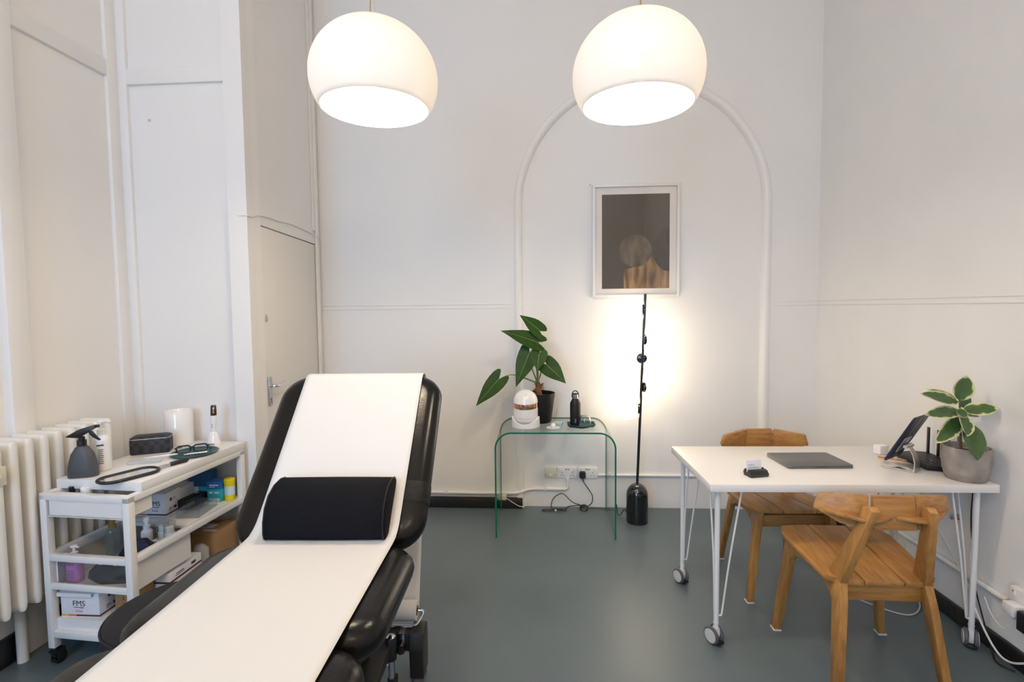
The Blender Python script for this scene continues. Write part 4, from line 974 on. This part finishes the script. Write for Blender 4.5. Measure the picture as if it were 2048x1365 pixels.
MB().lathe([(.020, .180), (.0205, .182), (.0205, .205), (.018, .208)], 24).done('steel_collar', STEEL, wb)
b = MB(); b.tube([(.021*math.cos(PI*i/14), 0, .206+.026*math.sin(PI*i/14)) for i in range(15)], .0035, 8); b.cyl((.021, 0, .186), (.021, 0, .207), .004).cyl((-.021, 0, .186), (-.021, 0, .207), .004); b.lathe([(.018, .206), (.017, .214), (.002, .216)], 20); b.done('carry_loop', BLKM, wb)
zz = MB(); zz.tube([(.004, -.0365, .045), (-.005, -.0362, .039), (.004, -.0365, .032), (-.005, -.0362, .025), (-.001, -.0365, .020)], .0009, 5); zz.done('logo_mark', WHP, wb)
tg = MB(); tg.lathe([(.040, 0), (.0405, .03), (.038, .055), (.030, .072), (.018, .078), (.002, .079)], 32, cap=False); tg.lathe([(.0385, 0), (.039, .03), (.0365, .054), (.029, .070), (.017, .0765), (.002, .0775)], 32, cap=False); tg.lathe([(.040, 0), (.0385, 0)], 32, cap=False)
tag(tg.done('glass_tumbler', CLEAR, None, 60), 'upturned clear glass tumbler on the hexagonal tray', 'glass', loc=(.268, 3.378, GZ+.0035))

# ------------------------------------------------------------------ desk
DR = .0277
dk = thing('desk', 'white desk on hairpin legs with casters', 'desk', (.705, 2.175, 0), DR)
MB().bx(0, 1.2, 0, .6, .706, .740, .002).done('desktop', DESKM, dk)
for lx, ly in ((.05, .05), (1.15, .05), (.05, .55), (1.15, .55)):
    sx = 1 if lx < .6 else -1; sy = 1 if ly < .3 else -1
    b = MB(); b.tube([(lx, ly, .075), (lx, ly, .16), (lx, ly, .705)], [.0105, .0115, .0115], 14); b.cyl((lx, ly, .098), (lx, ly, .10), .0122); lo = b.done('leg', WHT, dk)
    b = MB(); b.bx(lx-.02*1, lx+.02, ly-.02, ly+.02, .702, .706); b.bx(min(lx, lx+sx*.12), max(lx, lx+sx*.12), ly-.012, ly+.012, .702, .706).bx(lx-.012, lx+.012, min(ly, ly+sy*.12), max(ly, ly+sy*.12), .702, .706); b.done('mounting_plate', WHT, lo)
    for ex, ey in ((sx*.105, 0), (0, sy*.105)):
        b = MB(); b.tube(smoothpath([(lx+ex*1.0, ly+ey*1.0, .703), (lx+ex*.55+ey*.05, ly+ey*.55, .40), (lx+ex*.24, ly+ey*.24, .145)], 3)+smoothpath([(lx+ex*.22, ly+ey*.22, .133), (lx+ex*.15, ly+ey*.15, .130), (lx, ly, .136)], 3), .0042, 8); b.done('hairpin_rod', WHT, lo)
    ca = {(.05, .05): .5, (1.15, .05): -.55, (.05, .55): .45, (1.15, .55): .2}[(lx, ly)]
    M = T(lx, ly, 0) @ RZ(ca)
    b = MB(); b.lathe([(.011, .072), (.011, .09)], 12, M); b.rings([[(x, y, z) for (y, z) in [(-.012, .078), (.012, .078), (.018, .050), (.012, .025), (-.008, .022), (-.016, .05)]] for x in (-.008, .008)], M=M); cs = b.done('caster_fork', WHT, lo)
    for x in (-.017, .017):
        b = MB(); b.lathe([(.024, -.0085), (.037, -.006), (.038, 0), (.037, .006), (.024, .0085)], 28, M @ T(x, .010, .038) @ RY(PI/2)); w_ = b.done('wheel', RUB, lo)
        b = MB(); s2 = 1 if x > 0 else -1; b.lathe([(.030, 0), (.030, .0022), (.004, .003)], 24, M @ T(x+s2*.0072, .010, .038) @ RY(s2*PI/2)); b.done('wheel_cover', HUBW, w_)
    if ly < .3 or lx < .6:
        b = MB(); b.box((0, -.022, .016), (.036, .020, .010), .002, M); b.done('brake_pedal', BLK, lo)
DK = T(.705, 2.175, 0) @ RZ(DR)
ZD = .7405
lp = thing('laptop', 'closed space grey laptop lying on the desk', 'laptop', (1.278, 2.511, ZD), .055)
b = MB(); rslab(b, .304, .215, .008, .012, .002, T(0, 0, .001)); b.done('base_shell', LAPM, lp, 50)
b = MB(); rslab(b, .304, .215, .006, .012, .0015, T(0, 0, .0095)); b.done('lid', LAPM, lp, 50)
b = MB(); b.box((0, -.107, .0088), (.06, .002, .0012)); b.done('finger_notch', BLKM, lp, 0)
# card stand
ch = thing('card_stand', 'black marble block holding business cards', 'card holder', (.944, 2.295, ZD), .25)
MARB = mat('black_marble', (.014, .015, .013), .2, var=.5, vscale=30)
b = MB(); b.prism([(-.024, 0), (.024, 0), (.030, .014), (.022, .030), (.007, .033), (.006, .018), (-.001, .018), (-.002, .031), (-.018, .027), (-.030, .012)], .088, RZ(PI/2) @ RX(PI/2), .0015); b.done('marble_block', MARB, ch, 20)
for i in range(5):
    M = T(-.008+i*.0003, .002+i*.0007, .0185) @ RX(-.12)
    cd = MB(); cd.bx(-.037, .037, -.0003, .0003, 0, .050)
    cdo = cd.done('business_card', mat('card_white', (.70, .74, .80), .6), None, 0)
    base_m = T(.944, 2.295, ZD) @ RZ(.25) @ M; cdo.matrix_world = base_m
    tag(cdo, 'white lettered business card at the front of the marble block' if i == 0 else 'blank white business card tucked behind the lettered card', 'card', 'business cards in the marble block')
    if i == 0:
        text('MARCO', .0095, mat('grey_ink', (0, 0, 0)), cdo, T(-.030, -.0006, .030) @ FRONT, align='LEFT'); text('AESTHETICS', .0095, mat('grey_ink', (0, 0, 0)), cdo, T(-.030, -.0006, .018) @ FRONT, align='LEFT')
# tablet on an aluminium stand
ALU = mat('aluminium', (.72, .70, .68), .30, .9)
wd = Vector((.80, .60, 0)); nd = Vector((.60, -.80, 0)); tl_ = math.radians(27)
upv = nd*math.sin(tl_)+Vector((0, 0, 1))*math.cos(tl_); nv = upv.cross(wd)
if nv.dot(nd) < 0: nv = -nv
C0 = Vector((1.559, 2.400, .783)); Mt = Matrix((( wd.x, upv.x, nv.x, C0.x), (wd.y, upv.y, nv.y, C0.y), (wd.z, upv.z, nv.z, C0.z), (0, 0, 0, 1)))
if Mt.to_3x3().determinant() < 0: Mt = Matrix((( wd.x, upv.x, -nv.x, C0.x), (wd.y, upv.y, -nv.y, C0.y), (wd.z, upv.z, -nv.z, C0.z), (0, 0, 0, 1)))
sgn = 1 if (Mt.to_3x3() @ Vector((0, 0, 1))).dot(nd) > 0 else -1
tb = thing('tablet', 'navy backed tablet propped on the aluminium stand', 'tablet')
tb.matrix_world = Mt
b = MB(); rslab(b, .176, .245, .007, .012, .0015, T(.088, .1225, -.0035)); b.done('case', NAVY, tb, 50)
b = MB(); b.rings([[(p[0]+.088, p[1]+.1225, -sgn*(.0035+z)) for p in rrect(.168, .236, .010)] for z in (.0, .0015)]); b.done('screen', BLKG, tb, 0)
b = MB()
for i in (1, 2): b.box((.176*i/3, .1225, sgn*.0036), (.0015, .235, .0008))
b.done('case_crease', BLKM, tb, 0)
sd = thing('tablet_stand', 'brushed aluminium stand under the tablet', 'tablet stand', (1.655, 2.450, ZD), -.64+PI/2*0)
hinge = Mt @ Vector((.088, .085, sgn*.014)); SI = (T(1.655, 2.450, ZD) @ RZ(-.64)).inverted(); hl = SI @ hinge
nl = (SI.to_3x3() @ nd).normalized(); wl = (SI.to_3x3() @ wd).normalized()
b = MB(); rslab(b, .125, .115, .005, .025, .0015, T(0, 0, 0)); b.done('stand_base', ALU, sd, 50)
b = MB(); a_ = hl+nl*.012-wl*.04; c_ = hl+nl*.012+wl*.04; b.tube([a_, c_], .0085, 14); b.done('hinge_rod', ALU, sd)
ft = Vector((.045, -.02, .004)); 
b = MB()
for s_ in (0,):
    p0 = hl+nl*.016; p1 = Vector((hl.x, hl.y, 0))+nl*.045; p1.z = .004
    R = []
    for t in (0, .33, .66, 1):
        c = p0.lerp(p1, t)+nl*(.012*math.sin(PI*t)); hw_ = .016+.016*t; R.append([c-wl*hw_-nl*.002, c+wl*hw_-nl*.002, c+wl*hw_+nl*.002, c-wl*hw_+nl*.002])
    b.rings(R)
pm = Vector((hl.x, hl.y, .0045))+nl*.045
b.rings([[pm-wl*.036-nl*.05, pm+wl*.036-nl*.05, pm+wl*.036+nl*.004, pm-wl*.036+nl*.004], [pm-wl*.036-nl*.05-Vector((0, 0, .0042)), pm+wl*.036-nl*.05-Vector((0, 0, .0042)), pm+wl*.036+nl*.004-Vector((0, 0, .0042)), pm-wl*.036+nl*.004-Vector((0, 0, .0042))]])
b.done('stand_arm', ALU, sd, 40)
b = MB(); MI = SI @ Mt; b.box((.088, .085, sgn*.006), (.075, .080, .003), .001, MI); b.done('support_plate', ALU, sd, 40)
# router
rtx = thing('wifi_router', 'black angular router with four antennas behind the pot', 'router', (1.826, 2.505, ZD), 0)
b = MB(); b.prism([(-.085, -.115), (-.02, -.135), (.07, -.12), (.085, .11), (.02, .135), (-.075, .115)], .022, T(0, 0, .014), .006); b.bx(-.05, .05, -.08, .08, 0, .006); b.done('router_body', BLKM, rtx, 30)
b = MB()
for x in (-.04, -.01, .02, .05): b.box((x, 0, .0255), (.002, .18, .001))
b.done('vent_groove', BLKG, rtx, 0)
MB().tube(smoothpath([(-.02, -.05, .0258), (-.005, -.035, .0258), (-.012, -.025, .0258)], 4), .0012, 5).done('logo_mark', mat('grey_ink', (0, 0, 0)), rtx)
for y in (-.085, -.025, .035, .10):
    b = MB(); b.box((.074, y, .085), (.008, .015, .135), .003, None); b.cyl((.074, y-.006, .018), (.074, y+.006, .018), .006); b.done('antenna', BLK, rtx)
q = MB(); q.bx(-.028, .028, -.02, .02, 0, .045, .004, RX(0)); tag(q.done('white_adapter', WHP, None), 'small white plastic box behind the tablet', 'box', loc=(1.715, 2.665, ZD), rz=.3)
q = MB(); q.tube([(-.06, 0, .0045), (.05, 0, .0045), (.062, 0, .0045)], [.0038, .0038, .0008], 8); tag(q.done('pencil', mat('pencil_orange', (.65, .26, .05), .5), None), 'orange pencil lying by the tablet stand', 'pencil', loc=(1.705, 2.56, ZD), rz=-.55)
# variegated rubber plant
fk = thing('potted_rubber_plant', 'variegated rubber plant in a round concrete pot', 'plant', (1.828, 2.287, ZD)); O = Vector((1.828, 2.287, ZD))
b = MB(); b.lathe([(.064, 0), (.071, .004), (.081, .04), (.0865, .09), (.0865, .138), (.0845, .143), (.079, .143), (.077, .12), (.003, .118)], 40); b.done('pot', CONC, fk, 50)
b = MB(); b.lathe([(.0775, .116), (.05, .122), (.002, .124)], 24); b.done('soil', SOIL, fk)
VAR = bpy.data.materials.new('variegated_leaf'); VAR.use_nodes = True; nt = VAR.node_tree; N = nt.nodes; bs = N['Principled BSDF']; bs.inputs['Roughness'].default_value = .36
at_ = N.new('ShaderNodeAttribute'); at_.attribute_name = 'rim'; tcn = N.new('ShaderNodeTexCoord'); nz = N.new('ShaderNodeTexNoise'); nz.inputs['Scale'].default_value = 38; nz.inputs['Detail'].default_value = 3; nt.links.new(tcn.outputs['Object'], nz.inputs['Vector'])
ad = N.new('ShaderNodeMath'); ad.operation = 'MULTIPLY_ADD'; ad.inputs[1].default_value = 1.3; nt.links.new(nz.outputs['Fac'], ad.inputs[0]); nt.links.new(at_.outputs['Fac'], ad.inputs[2])
rp = N.new('ShaderNodeValToRGB'); rp.color_ramp.interpolation = 'LINEAR'
rp.color_ramp.elements[0].position = .0; rp.color_ramp.elements[0].color = (.030, .075, .020, 1); rp.color_ramp.elements[1].position = 1.0; rp.color_ramp.elements[1].color = (.62, .60, .36, 1)
e = rp.color_ramp.elements.new(.48); e.color = (.060, .125, .030, 1); e = rp.color_ramp.elements.new(.59); e.color = (.56, .56, .27, 1)
mr = N.new('ShaderNodeMapRange'); mr.inputs[1].default_value = .2; mr.inputs[2].default_value = 1.9; nt.links.new(ad.outputs[0], mr.inputs[0]); nt.links.new(mr.outputs[0], rp.inputs[0]); nt.links.new(rp.outputs[0], bs.inputs['Base Color'])
def rim(o, k=1.0):
    me = o.data; a = me.attributes.new('rim', 'FLOAT', 'POINT')
    for i in range(len(me.vertices)):
        f = abs((i % 9)-4)/4; row = i//9; a.data[i].value = max(f**3, (row/14)**8)*k
stem = [Vector((1.813, 2.297, .858)), Vector((1.808, 2.298, .95)), Vector((1.804, 2.298, 1.03)), Vector((1.800, 2.300, 1.085))]
b = MB(); b.tube([p-O for p in stem], [.0055, .0045, .004, .003], 8); b.done('stem', mat('brown_stem', (.12, .09, .04), .7), fk)
for nm, B, Tp, w, upv, z0, k in [('A', (1.797, 2.300, 1.082), (1.833, 2.300, 1.190), .087, (-.1, -1, .1), 1.08, 1), ('B', (1.790, 2.295, 1.075), (1.597, 2.225, 1.128), .062, (0, -1, .7), 1.07, 1), ('B2', (1.795, 2.305, 1.078), (1.690, 2.33, 1.128), .046, (0, -1, .6), 1.075, 1),
        ('C', (1.812, 2.315, 1.056), (1.882, 2.340, 1.090), .058, (0, -1, .2), 1.055, .3), ('D', (1.795, 2.285, 1.038), (1.600, 2.205, 1.043), .060, (0, -1, .75), 1.03, 1), ('E', (1.812, 2.295, 1.040), (1.925, 2.25, 1.060), .064, (0, -1, .7), 1.03, 1),
        ('F', (1.742, 2.240, 1.046), (1.788, 2.232, 1.030), .042, (0, -1, .5), 1.04, .8), ('G', (1.797, 2.270, 1.028), (1.752, 2.185, .955), .066, (0, -1, .2), 1.03, 1), ('H', (1.797, 2.280, 1.010), (1.642, 2.20, .922), .066, (-.2, -1, .4), 1.0, 1),
        ('I', (1.790, 2.240, 1.000), (1.780, 2.162, .860), .099, (.1, -1, .1), .99, .25), ('J', (1.812, 2.305, 1.02), (1.915, 2.33, 1.012), .040, (0, -.6, 1), 1.01, 1)]:
    B, Tp = Vector(B)-O, Vector(Tp)-O
    b = MB(); leaf(b, B, Tp, w, 'oval', Vector(upv), .06, .22); lo = b.done('leaf', VAR, fk, 80); rim(lo, k)
    t_ = min(max((z0-.858)/(1.085-.858), 0), 1); s0 = Vector((1.813-.013*t_, 2.297+.003*t_, z0))-O
    v = MB(); v.tube([s0, (s0+B)/2+Vector((0, 0, .002)), B], [.0024, .002, .0018], 6); v.done('leaf_stalk', GSTEM, fk)

# ------------------------------------------------------------------ chairs
def make_chair(label, loc, rz):
    c = thing('slatted_chair', label, 'chair', loc, rz, group='slatted oak chairs')
    lean = .115
    def sx_(y, z): return .2165+.067*y-lean*z if z < .46 else .2165+.067*y-lean*.46-(z-.46)*.155
    for s in (-1, 1):
        def plate(poly, t, name, m, parent=c, bev=.003):
            b = MB(); n0 = set()
            vs = []
            for o in (-t/2, t/2):
                for y, z in poly: vs.append((s*(sx_(y, z)+o), y, z))
            k = len(poly); fs = [tuple(range(k)), tuple(range(k, 2*k))]+[(i, (i+1) % k, k+(i+1) % k, k+i) for i in range(k)]
            b.faces(vs, fs)
            es = [e for e in b.bm.edges]
            bmesh.ops.recalc_face_normals(b.bm, faces=b.bm.faces)
            bmesh.ops.bevel(b.bm, geom=es, offset=bev, segments=2, affect='EDGES', profile=.5)
            return b.done(name, m, parent, 30)
        plate([(-.268, .006), (-.232, .006), (-.158, .36), (-.118, .41), (-.120, .446), (-.190, .446), (-.212, .37)], .030, 'leg', OAKZ)
        plate([(.185, .006), (.220, .006), (.206, .38), (.202, .470), (.130, .462), (.118, .41), (.150, .36)], .030, 'leg', OAKZ)
        plate([(-.150, .365), (-.10, .395), (.05, .410), (.14, .385), (.15, .464), (-.140, .444)], .026, 'side_rail', OAKL)
        plate([(-.192, .438), (-.118, .438), (-.125, .47), (-.220, .700), (-.229, .758), (-.262, .768), (-.282, .755), (-.268, .70)], .030, 'upright', OAKZ)
        for yy in (-.250, .2025): b = MB(); b.box((s*(sx_(yy, 0)), yy, .003), (.036, .040, .006), .001); b.done('floor_glide', mat('glide_white', (.70, .70, .68), .5), c)
    b = MB(); b.prism([(-.158, 0), (.158, 0), (.160, .066), (-.160, .066)], .024, T(0, -.150, .358) @ RX(PI/2), .003); b.done('rear_apron', OAKX, c)
    b = MB(); b.prism([(-.178, 0), (.178, 0), (.174, .060), (-.174, .060)], .024, T(0, .150, .372) @ RX(PI/2), .003); b.done('front_apron', OAKX, c)
    # seat slats rise towards the front
    zr, zf = .450, .490; ys0, ys1 = -.185, .235; tl2 = math.atan2(zf-zr, ys1-ys0)
    MS = T(0, 0, zr) @ RX(tl2)
    L0, L1 = ys0, ys1
    b = MB(); b.prism([(-.070, L0), (.070, L0), (.082, L1), (-.082, L1)], .020, MS @ T(0, 0, .005), .004); b.done('seat_slat', OAKL, c)
    for s in (-1, 1):
        poly = [(s*.0745, L0), (s*.150, L0), (s*.150, L0+.01), (s*.205, L0+.035), (s*.232, L1-.075), (s*.205, L1-.012), (s*.0865, L1)]
        b = MB(); b.prism(poly, .020, MS @ T(0, 0, .005), .004); b.done('seat_slat', OAKL, c)
    # back: three boards in a shallow curve
    b = MB(); b.prism([(-.074, -.068), (.080, -.068), (.076, .058), (-.070, .058)], .020, T(0, -.212, .733) @ RX(-.12) @ RX(PI/2), .004); b.done('back_slat', OAKX, c)
    for s in (-1, 1):
        M = T(s*.082, -.207, .733) @ RZ(s*.40) @ RX(-.12) @ RX(PI/2)
        poly = [(0, .058), (s*.163, .038), (s*.178, -.016), (s*.09, -.062), (0, -.068)]
        b = MB(); b.prism(poly, .020, M, .004); b.done('back_slat', OAKX, c)
        xu = .2165-.016-lean*.46-.037
        b = MB(); b.prism([(s*.012, -.052), (s*.018, .020), (s*.135, .075), (s*.118, .058)], .014, T(s*xu, -.212, .712), .003); b.done('slat_bracket', OAKX, c)
        b = MB(); b.prism([(-s*.016, -.050), (-s*.018, .006), (-s*.104, .006), (-s*.104, -.014)], .014, T(s*xu, -.215, .712), .003); b.done('slat_bracket', OAKX, c)
    return c
make_chair('nearer slatted oak chair with its back to the camera', (1.292, 2.140, 0), -.02)
make_chair('farther slatted oak chair tucked under the back of the desk', (1.250, 2.775, 0), PI+.05)

# ------------------------------------------------------------------ right wall services
b = MB(); b.tube([(XR-.016, 3.70, .255), (XR-.016, 2.55, .266), (XR-.016, 2.20, .262), (XR-.016, 2.17, .262)], .012, 10)
for y in (2.36, 3.0): b.box((XR-.014, y, .275), (.026, .022, .022), .003)
tag(b.done('conduit_pipe', TRIMM, None), 'white conduit pipe running low along the right wall behind the desk', 'pipe')
q = thing('double_socket', 'white double socket low on the right wall under the desk', 'socket', (XR, 2.065, .305))
MB().bx(-.038, 0, -.075, .075, -.044, .044, .004).done('face_plate', WHP, q)
MB().box((-.0385, .055, .022), (.006, .012, .020), .001).done('rocker_switch', WHP, q)
MB().box((-.0418, .055, .030), (.001, .008, .006)).done('switch_marker', RED, q, 0)
q = thing('charger_plug', 'white charger plugged into the socket on the right wall', 'charger', (XR-.0385-.001, 2.088, .280))
MB().bx(-.050, 0, -.028, .028, -.028, .020, .008).done('charger_body', WHP, q)
MB().bx(-.034, -.018, -.006, .006, -.045, -.028, .002).done('charger_tip', WHP, q)
b = MB(); b.tube(smoothpath([(-.026, 0, -.044), (-.030, .0, -.075), (-.035, .03, -.105), (-.03, .09, -.085), (-.02, .14, -.035)], 6), .0022, 6); b.done('charger_cable', CABW, q)
q = thing('black_adapter', 'black power adapter at the right edge of the wall socket', 'adapter', (XR-.0395, 2.010, .270)); MB().bx(-.055, 0, -.04, .035, -.05, .028, .006).done('adapter_body', BLK, q)
b = MB(); b.tube(smoothpath([(1.865, 2.262, .700), (1.858, 2.262, .60), (1.846, 2.265, .40), (1.856, 2.26, .22), (1.866, 2.215, .12), (1.870, 2.15, .055), (1.880, 2.10, .045), (1.895, 2.04, .085), (1.900, 1.99, .13)], 8), .0042, 8)
tag(b.done('power_cable', CABW, None), 'white cable hanging down the front right desk leg to the floor', 'cable')
b = MB(); b.tube(smoothpath([(1.890, 2.32, .70), (1.885, 2.32, .55), (1.882, 2.30, .40), (1.884, 2.29, .28), (1.890, 2.25, .15), (1.895, 2.20, .02), (1.875, 2.15, .006), (1.90, 2.10, .006)], 8), .003, 6)
tag(b.done('black_wire', CABB, None), 'thin black wire hanging behind the front right desk leg', 'cable')
b = MB(); b.tube(smoothpath([(1.88, 2.72, .70), (1.90, 2.60, .50), (1.91, 2.45, .33), (1.905, 2.32, .20), (1.88, 2.30, .14)], 7), .0026, 6)
tag(b.done('grey_wire', CABW, None), 'thin grey wire slanting down the right wall under the desk', 'cable')
b = MB(); b.tube(smoothpath([(1.55, 2.66, .006), (1.62, 2.56, .005), (1.72, 2.48, .005), (1.80, 2.50, .005), (1.88, 2.60, .005), (1.90, 2.72, .03), (1.905, 2.75, .24)], 7), .003, 6)
tag(b.done('floor_cable', CABW, None), 'white cable curving over the floor behind the nearer chair', 'cable')
q = MB(); q.lathe([(.014, 0), (.014, .006), (.008, .010), (.008, .020), (.013, .026), (.012, .032), (.002, .033)], 16, RY(-PI/2))
tag(q.done('wall_hook', STEEL, None), 'small round metal hook on the right wall under the desk', 'hook', loc=(XR, 2.455, .500))
